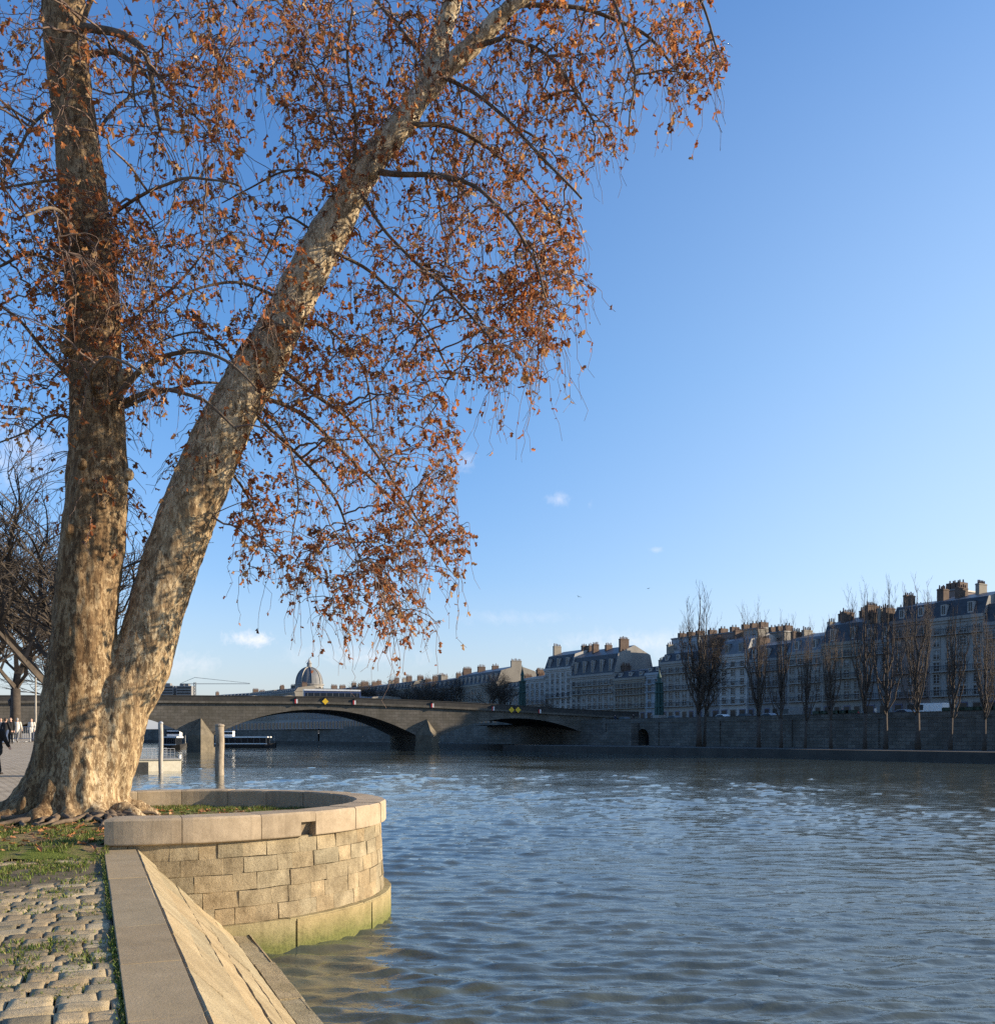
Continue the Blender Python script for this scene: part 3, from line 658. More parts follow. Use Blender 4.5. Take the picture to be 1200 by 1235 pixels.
# ------------------------------------------------------------------ the big twin-stemmed plane tree
TZ = 17.3
def build_plane_tree():
    base = at(90, 985, TZ); base.z = 1.7
    root = thing('plane_tree', 'large twin-stemmed plane tree with rusty dry leaves leaning over the river', 'tree', tuple(base))
    B = np.array(tuple(base))
    def T(lst): return [(tuple(at(x, y, TZ+dz)-base), w/2*(TZ+dz)/FPX) for x, y, w, dz in lst]
    left = T([(84, 1010, 126, 0), (84, 985, 114, 0), (86, 965, 100, 0), (88, 935, 91, 0), (90, 900, 86, 0), (93, 850, 79, 0), (104, 725, 70, .05), (116, 600, 70, .2), (117, 500, 63, .3), (114, 400, 61, .4), (107, 300, 59, .5), (96, 200, 53, .5), (85, 100, 49, .5), (77, 0, 49, .5), (66, -150, 46, .4), (50, -330, 34, .2), (40, -520, 18, 0)])
    lean = T([(108, 1010, 84, 0), (114, 960, 78, .05), (126, 900, 77, .1), (146, 850, 73, .25), (170, 800, 67, .45), (193, 725, 65, .65), (234, 600, 66, .85), (279, 500, 60, 1.05), (340, 390, 50, 1.2), (368, 333, 47, 1.25), (403, 270, 41, 1.3), (440, 205, 36, 1.3), (486, 148, 30, 1.3), (511, 110, 27, 1.3)])
    fa = T([(505, 120, 27, 1.3), (528, 60, 24, 1.4), (545, 0, 22, 1.5), (575, -110, 18, 1.7), (600, -260, 12, 2)])
    fb = T([(505, 118, 27, 1.3), (535, 85, 26, 1.2), (566, 58, 22, 1.1), (622, 2, 19, .9), (700, -62, 16, .7), (790, -100, 12, .6)])
    mb = MB()
    for path in (left, lean, fa, fb):
        P, R = smooth_path([p for p, r in path], [r for p, r in path], max(14, len(path)*4)); mb.tube([tuple(p) for p in P], list(R), 18)
    core = T([(96, 1010, 108, -.05), (98, 960, 100, -.05), (104, 900, 86, -.05), (112, 865, 62, -.05), (122, 838, 34, -.02)])
    mb.tube([p for p, r in core], [r for p, r in core], 18)
    # flaring roots
    for (ang, L, r0, zz) in ((262, 1.0, .27, .5), (290, 1.0, .25, .5), (320, 1.1, .24, .4), (20, 1.2, .25, .4), (70, 1.2, .3, .5), (120, 1.3, .3, .5), (345, 1.3, .2, .35)):
        a = math.radians(ang); c = Vector((-.02, 0, 0)); d = Vector((math.cos(a), math.sin(a), 0))
        mb.tube([c + d*.35 + Vector((0, 0, zz+.55)), c + d*.62 + Vector((0, 0, zz*.75)), c + d*.95*L*.8 + Vector((0, 0, .16)), c + d*1.2*L + Vector((0, 0, -.06)), c + d*1.5*L + Vector((0, 0, -.25))], [r0*.8, r0, r0*.8, r0*.55, r0*.3], 12)
    for (x1, y1, dz, r1) in ((-1.0, -.12, 0, .36), (-.85, .55, 0, .3), (-.7, -.7, 0, .3)):
        mb.tube([(x1*.15, y1*.15, 1.3), (x1*.35, y1*.35, .75), (x1*.72, y1*.72, .32), (x1*1.15, y1*1.15, .06), (x1*1.7, y1*1.7, -.25)], [.42, r1*1.3, r1*1.05, r1*.75, r1*.4], 14)
    # burrs and branch stubs
    for (x, y, s, dz, r) in ((155, 572, 1, -.2, .10), (148, 590, 1, -.3, .08), (85, 640, 1, -.35, .1), (150, 455, 1, -.2, .14), (80, 420, 1, -.1, .12), (118, 330, 1, -.3, .12), (300, 505, 1, .65, .07), (255, 570, 1, .5, .06), (448, 205, 1, 1.05, .12), (325, 425, 1, .8, .1), (100, 560, 1, -.55, .08)):
        p = at(x, y, TZ+dz)-base; mb.ell(p, (r, r, r*1.3))
    me = remesh(mb, M['bark'], .034, 4, .5)
    V = get_co(me); N = np.empty(len(V)*3, np.float32); me.vertices.foreach_get('normal', N); N = N.reshape(-1, 3)
    # bark plates and flutes, as relief
    disp = np.empty(len(V)); pale = np.empty(len(V)); brown = np.empty(len(V))
    for i, (v, n) in enumerate(zip(V, N)):
        x, y, z = v; low = max(0, 1-z/2.2)
        f = mnoise.noise(Vector((x*2.2, y*2.2, z*.5)))*.05 + mnoise.noise(Vector((x*6, y*6, z*2.0)))*.026 + mnoise.noise(Vector((x*15, y*15, z*5)))*.016
        f += low*(mnoise.noise(Vector((x*4.2, y*4.2, z*.35+4)))*.10)
        disp[i] = f
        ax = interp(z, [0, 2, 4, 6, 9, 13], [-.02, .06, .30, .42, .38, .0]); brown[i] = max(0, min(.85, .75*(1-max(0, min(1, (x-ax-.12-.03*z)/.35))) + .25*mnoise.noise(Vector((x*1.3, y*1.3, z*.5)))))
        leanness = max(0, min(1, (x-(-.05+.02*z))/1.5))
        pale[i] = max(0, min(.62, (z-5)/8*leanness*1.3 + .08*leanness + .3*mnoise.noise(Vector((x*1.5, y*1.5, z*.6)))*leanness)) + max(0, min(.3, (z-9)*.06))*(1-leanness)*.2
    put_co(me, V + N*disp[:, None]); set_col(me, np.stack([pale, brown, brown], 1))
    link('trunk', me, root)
    # surface roots
    mb = MB(); rr = random.Random(5)
    for k in range(26):
        a0 = rr.uniform(-2.2, .3) if k < 20 else rr.uniform(2.2, 4.2); r0 = rr.uniform(.75, 1.25); p = Vector((math.cos(a0)*r0, math.sin(a0)*r0*.9, 0)); h = a0 + rr.uniform(-.6, .6); pts, rad = [], []; r = rr.uniform(.035, .085); L = rr.randint(4, 9)
        for j in range(L):
            wx, wy = p.x+base.x, p.y+base.y
            z = (soil_z(wx, wy) - base.z) + (.02 + .05*(1-j/L)) + rr.uniform(-.01, .02)
            pts.append((p.x, p.y, z if j < L-1 else z-.12)); rad.append(r*(1-.65*j/L)); h += rr.gauss(0, .38); p = p + Vector((math.cos(h), math.sin(h), 0))*rr.uniform(.14, .22)
            wp = p + base
            if (wp-K0).dot(R_) > -.4 and math.hypot(wp.x-BC.x, wp.y-BC.y) > BR-.6: break
        if len(pts) > 2:
            P, R = smooth_path(pts, rad, len(pts)*3); mb.tube([tuple(q) for q in P], list(R), 8); mb.build('surface_root', M['branch'], root, True); mb = MB()
    # ---- limbs
    limbs = [
      # left stem
      [(100, 32, .13, .3), (135, 38, .12, .1), (160, 48, .10, -.1), (176, 66, .085, -.2), (184, 100, .07, -.3), (192, 156, .055, -.4)],
      [(104, 66, .09, .3), (140, 63, .08, 0), (166, 80, .065, -.2), (178, 92, .05, -.2)],
      [(176, 75, .05, -.2), (195, 92, .04, -.4), (203, 104, .03, -.4)],
      [(160, 66, .045, -.1), (160, 100, .035, -.3), (164, 128, .025, -.3)],
      [(140, 480, .10, -.1), (178, 440, .08, -.5), (225, 425, .06, -.9), (275, 436, .04, -1.3), (310, 470, .02, -1.5)],
      [(140, 488, .09, .2), (195, 470, .06, -.4), (248, 484, .045, -.8), (285, 520, .03, -1.0)],
      [(140, 495, .07, .5), (200, 472, .05, 1.2), (262, 462, .04, 2.0), (330, 500, .025, 2.8)],
      [(90, 460, .08, .2), (55, 424, .06, 0), (22, 384, .045, -.4), (-35, 350, .03, -.8)],
      [(90, 335, .07, .5), (42, 306, .055, .2), (0, 322, .04, 0), (-60, 345, .025, -.3)],
      [(70, 125, .06, .5), (40, 150, .045, .2), (0, 222, .03, 0)],
      [(80, 215, .05, .6), (30, 222, .04, 1.0), (-40, 235, .03, 1.5)],
      [(130, 410, .06, .3), (180, 370, .045, .7), (220, 335, .035, 1.2), (255, 290, .02, 1.6)],
      [(120, 270, .055, .3), (170, 235, .045, -.7), (225, 215, .035, -1.6), (290, 225, .025, -2.2)],
      [(100, 300, .07, .2), (85, 270, .05, -1.2), (60, 250, .04, -2.4), (30, 260, .025, -3.2)],
      [(115, 480, .07, .2), (110, 450, .05, -1.0), (130, 430, .04, -2.0), (170, 450, .025, -2.8)],
      [(85, 80, .09, .5), (120, -20, .07, 0), (200, -70, .055, -.5), (290, -60, .04, -1), (340, 10, .02, -1.2)],
      [(75, 20, .09, .5), (30, -60, .07, .2), (-50, -90, .05, 0), (-120, -20, .03, -.3)],
      [(70, -60, .09, .5), (160, -160, .06, 1.4), (260, -130, .05, 2.2), (330, -40, .03, 2.8)],
      [(95, 200, .06, .6), (140, 130, .05, 1.6), (190, 110, .04, 2.6), (250, 150, .025, 3.2)],
      [(112, 520, .06, .2), (70, 500, .045, .8), (30, 520, .03, 1.4), (-30, 545, .02, 2.0)],
      # leaning stem
      [(452, 206, .11, 1.2), (480, 210, .085, 0.9), (530, 212, .07, 0.6), (580, 228, .055, 0.1), (632, 290, .04, -0.2), (660, 360, .025, -0.5)],
      [(490, 150, .09, 1.2), (540, 152, .07, 1.5), (592, 180, .05, 1.9), (645, 232, .04, 2.2), (690, 300, .025, 2.5)],
      [(430, 225, .06, 1.2), (470, 285, .05, 0.8), (540, 350, .045, 0.4), (600, 420, .03, 0.1)],
      [(318, 430, .08, 1.1), (372, 470, .065, 1.8), (430, 515, .05, 2.4), (480, 590, .04, 2.9), (525, 660, .025, 3.3)],
      [(296, 490, .07, 0.9), (345, 535, .055, 1.6), (400, 595, .045, 2.3), (440, 690, .025, 2.9)],
      [(305, 475, .08, 0.9), (365, 500, .065, 1.9), (430, 560, .05, 3.0), (500, 630, .035, 3.9), (545, 690, .02, 4.3)],
      [(395, 300, .06, 1.1), (450, 330, .05, 1.7), (510, 390, .04, 2.3), (548, 460, .03, 2.6)],
      [(530, 90, .07, 1.2), (585, 120, .055, 0.8), (645, 180, .045, 0.1), (700, 240, .03, -0.2)],
      [(566, 58, .08, 1.2), (604, 46, .075, 0.9), (612, 44, .06, 0.8), (665, 70, .05, 0.4), (720, 150, .03, 0.0)],
      [(622, 5, .08, 1.3), (700, 10, .06, 1.5), (775, 40, .05, 1.8), (830, 100, .03, 2.1)],
      [(740, -85, .08, 1.2), (800, -50, .055, 0.9), (845, 0, .04, 0.6), (872, 80, .025, 0.4)],
      [(700, -60, .06, 1.2), (740, 0, .05, 0.4), (765, 90, .035, -0.1), (760, 160, .02, -0.4)],
      [(425, 215, .06, 1.2), (428, 150, .05, 0.6), (418, 70, .04, 0.1), (425, 10, .03, -0.1)],
      [(430, 212, .05, 1.2), (400, 150, .04, 2.0), (385, 90, .035, 2.5), (350, 40, .02, 3.0)],
      [(418, 235, .05, 1.2), (368, 205, .04, 1.5), (318, 216, .03, 1.7), (268, 245, .02, 2.0)],
      [(378, 278, .04, 1.2), (345, 262, .035, 1.1), (330, 290, .03, 0.9), (316, 318, .02, 0.7)],
      [(340, 360, .06, 1.1), (285, 340, .045, 0.6), (230, 350, .035, 0.1), (190, 380, .02, -0.3)],
      [(300, 470, .06, 0.9), (270, 420, .045, 1.7), (230, 400, .035, 2.4), (180, 420, .02, 3.0)],
      [(520, 80, .06, 1.2), (470, 20, .05, 2.0), (420, -30, .04, 2.5), (360, -20, .03, 3.0)],
      [(545, 0, .07, 1.2), (500, -70, .05, 0.5), (440, -80, .04, 0.1), (400, -20, .03, -0.4)],
      [(560, -50, .06, 1.2), (620, -90, .05, 2.2), (680, -60, .04, 3.0), (720, 20, .03, 3.6)],
      [(345, 380, .05, 1.1), (400, 400, .045, 2.1), (440, 450, .035, 2.9), (450, 520, .025, 3.5)],
      [(300, 480, .05, 0.9), (340, 520, .04, 2.3), (360, 590, .03, 3.3), (350, 660, .02, 3.9)],
      [(270, 560, .05, 0.9), (300, 600, .04, 1.8), (320, 660, .03, 2.6)],
    ]
    sk_p, sk_r = [], []; mb = MB()
    for L in limbs:
        pts = [np.array(tuple(at(x, y, TZ+dz)-base)) for x, y, r, dz in L]; rad = [r*.62 for x, y, r, dz in L]
        P, R = smooth_path(pts, rad, 40); P = P + np.array([[mnoise.noise(Vector((*p*1.3, 1)).xyz)*.06, mnoise.noise(Vector((*p*1.3,)) + Vector((7, 0, 0)))*.06, mnoise.noise(Vector((*p*1.3,)) + Vector((0, 9, 0)))*.06] for p in P])*np.linspace(0, 1, 40)[:, None]
        mb.tube([tuple(p) for p in P], list(R), 8); sk_p += list(P); sk_r += list(R)
        bo = mb.build('branch', M['branch'], root, True); mb = MB()
    # the stems above the frame also carry shoots
    for path in (left, lean, fa, fb):
        P, R = smooth_path([p for p, r in path], [r for p, r in path], 60)
        for p, r in zip(P, R):
            if p[2] > 5.5: sk_p.append(p); sk_r.append(r)
    # ---- crown lobes: (px, py, rx, ry, depth offset, depth radius, weight)
    lobes = [(40, 120, 180, 190, 0, 3.2, 1.35), (50, 350, 160, 150, 0, 3.0, 1.25), (250, 340, 140, 130, 0, 3.0, 1.35), (290, 40, 170, 80, 0, 3.2, 1.0), (235, 150, 80, 90, 0, 2.6, .45), (430, 90, 130, 120, 1.9, 2.9000000000000004, 0.95), (400, 200, 90, 90, 1.9, 2.7, 0.45),
             (560, 110, 130, 130, 1.4, 2.9000000000000004, 1.25), (730, 30, 130, 100, 1.1, 2.7, 0.95), (835, 60, 50, 75, 0.9, 1.5, 0.42), (700, 140, 70, 90, 0.9, 1.7, 0.45), (590, 270, 120, 120, 1.2, 2.7, 1.2), (660, 340, 62, 95, 0.9, 1.7, 0.55), (620, 410, 70, 80, 0.7, 1.7, 0.45),
             (480, 390, 130, 130, 1.6, 2.6, 1.0), (430, 540, 135, 120, 2.0, 2.4, 1.0), (505, 660, 70, 85, 1.8, 2.0, .75), (425, 700, 95, 75, 1.9, 2.2, .62), (330, 650, 65, 80, 1.8, 2.0, .30), (540, 540, 20, 80, 1.5, 1.5, .1), (360, 440, 90, 80, 1.4, 2.0, .42),
             (30, 490, 80, 70, 0, 2.2, .30), (110, 330, 85, 110, -.3, 1.1, .65), (190, 440, 90, 70, 0, 2.2, .35), (490, 755, 50, 40, -.8, 1.5, .15), (-150, 200, 120, 260, 0, 3.5, .8), (150, -150, 260, 110, 0, 4, .7), (560, -130, 260, 90, 0, 3.8, .7)]
    wsum = sum(l[6] for l in lobes)
    def targets(n, shrink=1.0):
        out = []
        for l in lobes:
            k = int(round(n*l[6]/wsum))
            for _ in range(k):
                while True:
                    a = rng.uniform(-1, 1, 3)
                    if a @ a < 1: break
                a = a*shrink; Z = TZ+l[4]+a[2]*l[5]; p = at(l[0]+a[0]*l[2], l[1]+a[1]*l[3], Z)
                # clumps and gaps: shoots gather in sprays
                if mnoise.noise(Vector((p.x*.75, p.y*.5, p.z*.75))) < -.16 and random.random() < .85: continue
                out.append(np.array(tuple(p-base)))
        return out
    def connect(tgts, sp, sr, lmax, K, r0, r1, droop, up=.12):
        sp = np.array(sp); sr = np.array(sr); Ps, Rs = [], []
        for t in tgts:
            d = sp - t; dist = np.linalg.norm(d, axis=1); below = np.maximum(0, t[2]-sp[:, 2]); cost = dist + 1.1*below
            i = int(np.argmin(cost + rng.uniform(0, .25, len(cost)))); s = sp[i]; L = dist[i]
            if L > lmax:
                t = s + (t-s)*lmax/L; L = lmax
            if L < .08: continue
            out = t - s; hd = np.array([out[0], out[1], 0]); c1 = s + hd*.45 + np.array([0, 0, up*L + max(0, out[2])*.3]); c2 = t + np.array([-hd[0]*.15, -hd[1]*.15, droop*L])
            u = np.linspace(0, 1, K)[:, None]; P = (1-u)**3*s + 3*(1-u)**2*u*c1 + 3*(1-u)*u*u*c2 + u**3*t
            P += rng.normal(0, .022*L, P.shape)*np.sin(np.pi*u)
            a = min(r0*rng.uniform(.75, 1.25), sr[i]*.85); Ps.append(P); Rs.append(np.linspace(a, max(r1, .0), K))
        return np.array(Ps), np.array(Rs)
    P2, R2 = connect(targets(420, .85), sk_p, sk_r, 3.2, 12, .026, .010, .10)
    V, F = bulk_tubes(P2, R2, 5); V2, F2 = V, F
    sp = sk_p + [p for P in P2 for p in P[3:]]; sr = sk_r + [r for R in R2 for r in R[3:]]
    P3, R3 = connect(targets(3400, .96), sp, sr, 2.0, 9, .011, .0055, .22)
    sp3 = [p for P in P3 for p in P[2:]] + [p for P in P2 for p in P[5:]]; sr3 = [r for R in R3 for r in R[2:]] + [r for R in R2 for r in R[5:]]
    P4, R4 = connect(targets(11500, 1.0), sp3, sr3, 1.25, 7, .0058, .0038, .34)
    # long pendulous strands that fray the crown's lower edge
    src = np.array([P[-1] for P in P3]); pick = src[rng.choice(len(src), 2000)]; Ls = rng.uniform(.3, 1.25, len(pick))*(.6+.5*(pick[:, 0] > 1)); u = np.linspace(0, 1, 7)[None, :, None]
    swing = rng.normal(0, .22, (len(pick), 1, 3)); swing[..., 2] = 0
    S5 = pick[:, None, :] + np.array([0, 0, -1.])*Ls[:, None, None]*u + swing*Ls[:, None, None]*(u**.6) + rng.normal(0, .05, (len(pick), 7, 3))*u*Ls[:, None, None]
    R5 = np.tile(np.linspace(.0055, .0036, 7), (len(pick), 1))
    # water shoots on the stems
    E = []
    for path, n, z0, z1 in ((left, 420, 5.2, 11.5), (lean, 300, 6.3, 13)):
        P, R = smooth_path([p for p, r in path], [r for p, r in path], 80)
        ok = [i for i in range(80) if z0 < P[i][2] < z1]
        hot = [random.choice(ok) for _ in range(7)]
        for k in range(n):
            i = random.choice(hot) if random.random() < .65 else random.choice(ok); i = max(0, min(79, i+int(random.gauss(0, 1.5)))); a = rng.uniform(0, 6.28); s = P[i] + np.array([math.cos(a), math.sin(a), 0])*R[i]*.95
            L = rng.uniform(.25, .9); d = np.array([math.cos(a), math.sin(a), rng.uniform(-.3, .5)]); u = np.linspace(0, 1, 7)[:, None]
            E.append(s + d*L*u*.7 + np.array([0, 0, -.7*L])*u*u + rng.normal(0, .05*L, (7, 3))*u)
    E = np.array(E); RE = np.tile(np.linspace(.008, .004, 7), (len(E), 1))
    V3, F3 = bulk_tubes(P3, R3, 4); V4, F4 = bulk_tubes(np.concatenate([P4, S5, E]), np.concatenate([R4, R5, RE]), 3)
    link('twigs', np_mesh('twigs', np.concatenate([V3, V4, V2]), np.concatenate([F3, F4+len(V3), F2+len(V3)+len(V4)]), M['twig'], True), root)
    # ---- leaves along the ends of the shoots, gathered in bunches
    LP, LD = [], []
    def hang(P, n, lo):
        t = rng.uniform(lo, 1, n)*(len(P)-1); i = np.minimum(t.astype(int), len(P)-2); f = (t-i)[:, None]; q = P[i]*(1-f)+P[i+1]*f
        d = rng.normal(0, .75, (n, 3)) + np.array([0, 0, -.75]); LP.append(q + rng.normal(0, .012, (n, 3))); LD.append(d)
    for P in P4:
        k = mnoise.noise(Vector(P[-1]*.9)); w = .75 + 1.2*k + .35*(P[-1][0] > 2)
        hang(P, int(rng.poisson(max(.15, 2.3*max(.12, w)))), .25)
    for P in P3: hang(P, int(rng.poisson(1.0)), .5)
    for P in S5: hang(P, int(rng.poisson(1.6)), .35)
    for P in E: hang(P, int(rng.poisson(1.7)), .3)
    LP = np.concatenate(LP); LD = np.concatenate(LD); n = len(LP); Nn = rng.normal(0, 1, (n, 3)); S = np.clip(rng.lognormal(-2.42, .34, n), .04, .17)
    V, F, C = leaves(LP, LD, Nn, S, leaf_cols(n), .55); link('foliage', np_mesh('foliage', V, F, M['leaf'], False, C), root)
    # seed balls on their stalks
    k = rng.choice(len(P4), 1500, replace=False); tips = np.array([P4[i][-1] for i in k]); oct_ = np.array([(1,0,0),(-1,0,0),(0,1,0),(0,-1,0),(0,0,1),(0,0,-1)])
    fo = np.array([(0,2,4),(2,1,4),(1,3,4),(3,0,4),(2,0,5),(1,2,5),(3,1,5),(0,3,5)])
    V = (tips[:, None, :] + np.array([0, 0, -.07]) + oct_[None]*.020).reshape(-1, 3); F = ((np.arange(len(k))*6)[:, None, None]+fo[None]).reshape(-1, 3)
    link('seed_balls', np_mesh('seed_balls', V, F, M['twig'], True), root)
    print('plane tree leaves', n, 'twigs', len(P4), len(P3))
build_plane_tree()
# ------------------------------------------------------------------ bridge
BU = Vector((.956, .292, 0)).normalized(); BW = Vector((-BU.y, BU.x, 0)); BL0 = at(-10, HY, 179); BL0.z = 0      # u from the left abutment, w through the bridge
BANG = math.atan2(BU.y, BU.x)
P1, P2, AB = 37.5, 83.5, 123.0
def corn(u): return interp(u, [-60, -20, 30, 62, 84, 100, 115, 126, 150, 200], [8.6, 9.2, 9.9, 10.0, 9.4, 8.75, 8.0, 7.5, 7.1, 7.0])
ARCHES = ((1.0, 35.2, 3.2, 7.9), (39.8, 81.2, 3.3, 8.7), (85.8, 121.5, 2.9, 7.1))
def soffit(u):
    for a, b, zs, zc in ARCHES:
        if a <= u <= b: t = (u-a)/(b-a)*2-1; return zs + (zc-zs)*(1-abs(t)**2.05)
    return None
def build_bridge():
    root = thing('stone_bridge', 'long low stone road bridge of wide flat arches across the river', 'bridge', tuple(BL0), BANG)
    DEP = 30.0
    us = sorted(set([round(x, 3) for x in list(np.linspace(-70, 133, 103)) + [1.0, 35.2, 39.8, 81.2, 85.8, 121.5] + list(np.linspace(1, 35.2, 40)) + list(np.linspace(39.8, 81.2, 44)) + list(np.linspace(85.8, 121.5, 40))]))
    mb = MB(); mo = [MB(), MB(), MB()]
    for a, b in zip(us[:-1], us[1:]):
        m = (a+b)/2; sa, sb = soffit(a+1e-6), soffit(b-1e-6); arch = soffit(m) is not None
        za, zb = (sa, sb) if arch else (-1.5, -1.5)
        ca, cb = corn(a), corn(b)
        mb.quad((a, 0, za), (b, 0, zb), (b, 0, cb), (a, 0, ca)); mb.quad((b, DEP, zb), (a, DEP, za), (a, DEP, ca), (b, DEP, cb))
        mb.quad((a, 0, ca+.02), (b, 0, cb+.02), (b, DEP, cb+.02), (a, DEP, ca+.02))
        if arch:
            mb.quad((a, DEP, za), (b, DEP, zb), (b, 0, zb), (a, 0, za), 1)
            k = .55; mr = mo[0 if m < 37 else (1 if m < 83 else 2)]   # voussoir ring, proud of the face
            mr.quad((a, -.12, za), (b, -.12, zb), (b, -.12, zb+k), (a, -.12, za+k)); mr.quad((a, -.12, za+k), (b, -.12, zb+k), (b, 0, zb+k), (a, 0, za+k)); mr.quad((a, 0, za-.001), (b, 0, zb-.001), (b, -.12, zb-.001), (a, -.12, za-.001))
    for x in (1.0, 35.2, 39.8, 81.2, 85.8, 121.5):
        z = [s[2] for s in ARCHES if x in s[:2]][0]
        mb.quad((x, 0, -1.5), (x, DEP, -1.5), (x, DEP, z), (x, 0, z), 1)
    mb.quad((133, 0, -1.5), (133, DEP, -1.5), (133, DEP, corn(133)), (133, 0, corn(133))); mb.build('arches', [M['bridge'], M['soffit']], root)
    for k in (0, 1, 2): mo[k].build('arch_ring', M['bridge'], root)
    mc = MB(); mp = MB(); ml = MB()
    for a, b in zip(us[:-1], us[1:]):
        ca, cb = corn(a), corn(b)
        for (y0, y1) in ((-.45, .4),):
            mc.hexa([(a, y0, ca-.15), (b, y0, cb-.15), (b, y1, cb-.15), (a, y1, ca-.15), (a, y0, ca+.3), (b, y0, cb+.3), (b, y1, cb+.3), (a, y1, ca+.3)])
        mp.hexa([(a, -.2, ca+.3), (b, -.2, cb+.3), (b, 0, cb+.3), (a, 0, ca+.3), (a, -.2, ca+1.25), (b, -.2, cb+1.25), (b, 0, cb+1.25), (a, 0, ca+1.25)])
        ml.hexa([(a, -.28, ca+1.25), (b, -.28, cb+1.25), (b, .08, cb+1.25), (a, .08, ca+1.25), (a, -.28, ca+1.4), (b, -.28, cb+1.4), (b, .08, cb+1.4), (a, .08, ca+1.4)])
    mc.build('cornice', M['bridge'], root); mp.build('parapet', M['bridge_dark'], root); ml.build('handrail', M['bridge_dark'], root)
    for u in (P1, P2):
        m2 = MB(); m2.box(u-2.3, u+2.3, -.3, DEP+.3, -1.5, 3.1)
        pr = m2.build('pier', M['pier'], root)
        m3 = MB(); pts = [(u-2.45, -.32), (u+2.45, -.32), (u, -4.6)]; top = [(x, y, 3.4) for x, y in pts]; bot = [(x, y, -1.5) for x, y in pts]; ap = (u, -.6, 6.6)
        m3.quad(bot[0], bot[2], top[2], top[0]); m3.quad(bot[2], bot[1], top[1], top[2])
        m3.poly([top[0], top[2], ap]); m3.poly([top[2], top[1], ap]); m3.poly([top[1], (u+2.45, -.005, 3.4), (u, -.005, 6.8), ap]); m3.poly([(u-2.45, -.005, 3.4), top[0], ap, (u, -.005, 6.8)])
        m3.build('cutwater', M['pier'], pr)
        m4 = MB(); pts = [(u-2.7, -.3), (u+2.7, -.3), (u, -5.1)]; m4.quad((*pts[0], -1.5), (*pts[2], -1.5), (*pts[2], 1.0), (*pts[0], 1.0)); m4.quad((*pts[2], -1.5), (*pts[1], -1.5), (*pts[1], 1.0), (*pts[2], 1.0)); m4.poly([(*pts[0], 1.0), (*pts[2], 1.0), (*pts[1], 1.0)]); m4.build('footing', M['pier'], pr)
build_bridge()
def on_bridge(u, w, z): return BL0 + BU*u + BW*w + Vector((0, 0, z))
def bridge_u(x):        # where the bearing x meets the bridge's face
    a = (x-CX)/FPX; # (BL0 + u BU).x = a * (BL0 + u BU).y
    return (a*BL0.y - BL0.x)/(BU.x - a*BU.y)
# navigation signs fixed to the bridge
def diamond_sign(x, label, two=False, colour='yellow_sign', grp='navigation signs on the bridge', dz=.35, r=.66):
    u = bridge_u(x); t = thing('navigation_sign', label, 'sign', tuple(on_bridge(u, -.5, corn(u)+dz)), BANG, grp)
    for i, dx in enumerate((-.75, .75) if two else (0,)):
        mb = MB(); P = [(dx+r, 0, 0), (dx, 0, r), (dx-r, 0, 0), (dx, 0, -r)]; Q2 = [(px, -.06, pz) for px, _, pz in P]
        mb.poly(Q2[::-1]); mb.poly(P)
        for k in range(4): mb.quad(P[k], P[(k+1) % 4], Q2[(k+1) % 4], Q2[k])
        mb.build('panel', M[colour], t)
    mb = MB(); mb.box(-.05, .05, .0, .3, -.9, .9); mb.build('bracket', M['iron'], t)
diamond_sign(392, 'single yellow diamond sign on the bridge above the middle arch')
diamond_sign(620, 'pair of yellow diamonds on the bridge above the right arch', True)
def stripe_sign(x, label, split=True, grp='red and white boards on the bridge'):
    u = bridge_u(x); t = thing('navigation_board', label, 'sign', tuple(on_bridge(u, -.5, corn(u)+.35)), BANG, grp)
    mb = MB(); mb.box(-.28, 0, -.06, 0, -.42, .42); mb.build('panel', M['red_paint'], t); mb = MB(); mb.box(0.003, .28, -.06, 0, -.42, .42); mb.build('panel', M['white_paint'], t)
    mb = MB(); mb.box(-.05, .05, .003, .3, -.8, .8); mb.build('bracket', M['iron'], t)
for x, l in ((357, 'red and white board on the bridge left of the single yellow diamond'), (427, 'red and white board on the bridge right of the single yellow diamond'), (521, 'red and white board on the bridge above the middle pier'), (594, 'red and white board on the bridge left of the paired yellow diamonds'), (650, 'red and white board on the bridge right of the paired yellow diamonds')): stripe_sign(x, l)

# ------------------------------------------------------------------ right bank
RN = Vector((.851, .525, 0)).normalized(); RT = Vector((RN.y, -RN.x, 0))     # RN inland, RT along the bank towards the viewer (to the right)
RANG = math.atan2(RT.y, RT.x)
def bank(s, n, z): p = RT*s + RN*n; return Vector((p.x, p.y, z))
def bank_s(x, n): a = (x-CX)/FPX; Z = n/(a*RN.x+RN.y); return a*Z*RT.x + Z*RT.y
def bank_Z(x, n): a = (x-CX)/FPX; return n/(a*RN.x+RN.y)
SR0, SR1 = bank_s(640, 108), bank_s(1200, 108)+160
LQ, RD, WT = 1.3, 5.95, 6.85          # lower quay, road, wall top
mb = MB(); mb.quad(bank(SR0-10, 107.6, LQ), bank(SR1, 107.6, LQ), bank(SR1, 128.6, LQ), bank(SR0-10, 128.6, LQ)); mb.quad(bank(SR0-10, 107.6, -1.5), bank(SR1, 107.6, -1.5), bank(SR1, 107.6, LQ), bank(SR0-10, 107.6, LQ)); struct(mb.build('lower_quay', M['lowquay']))
mb = MB(); mb.quad(bank(SR0-60, 128.2, RD), bank(SR1, 128.2, RD), bank(SR1, 150.5, RD), bank(SR0-60, 150.5, RD)); struct(mb.build('road', M['road']))
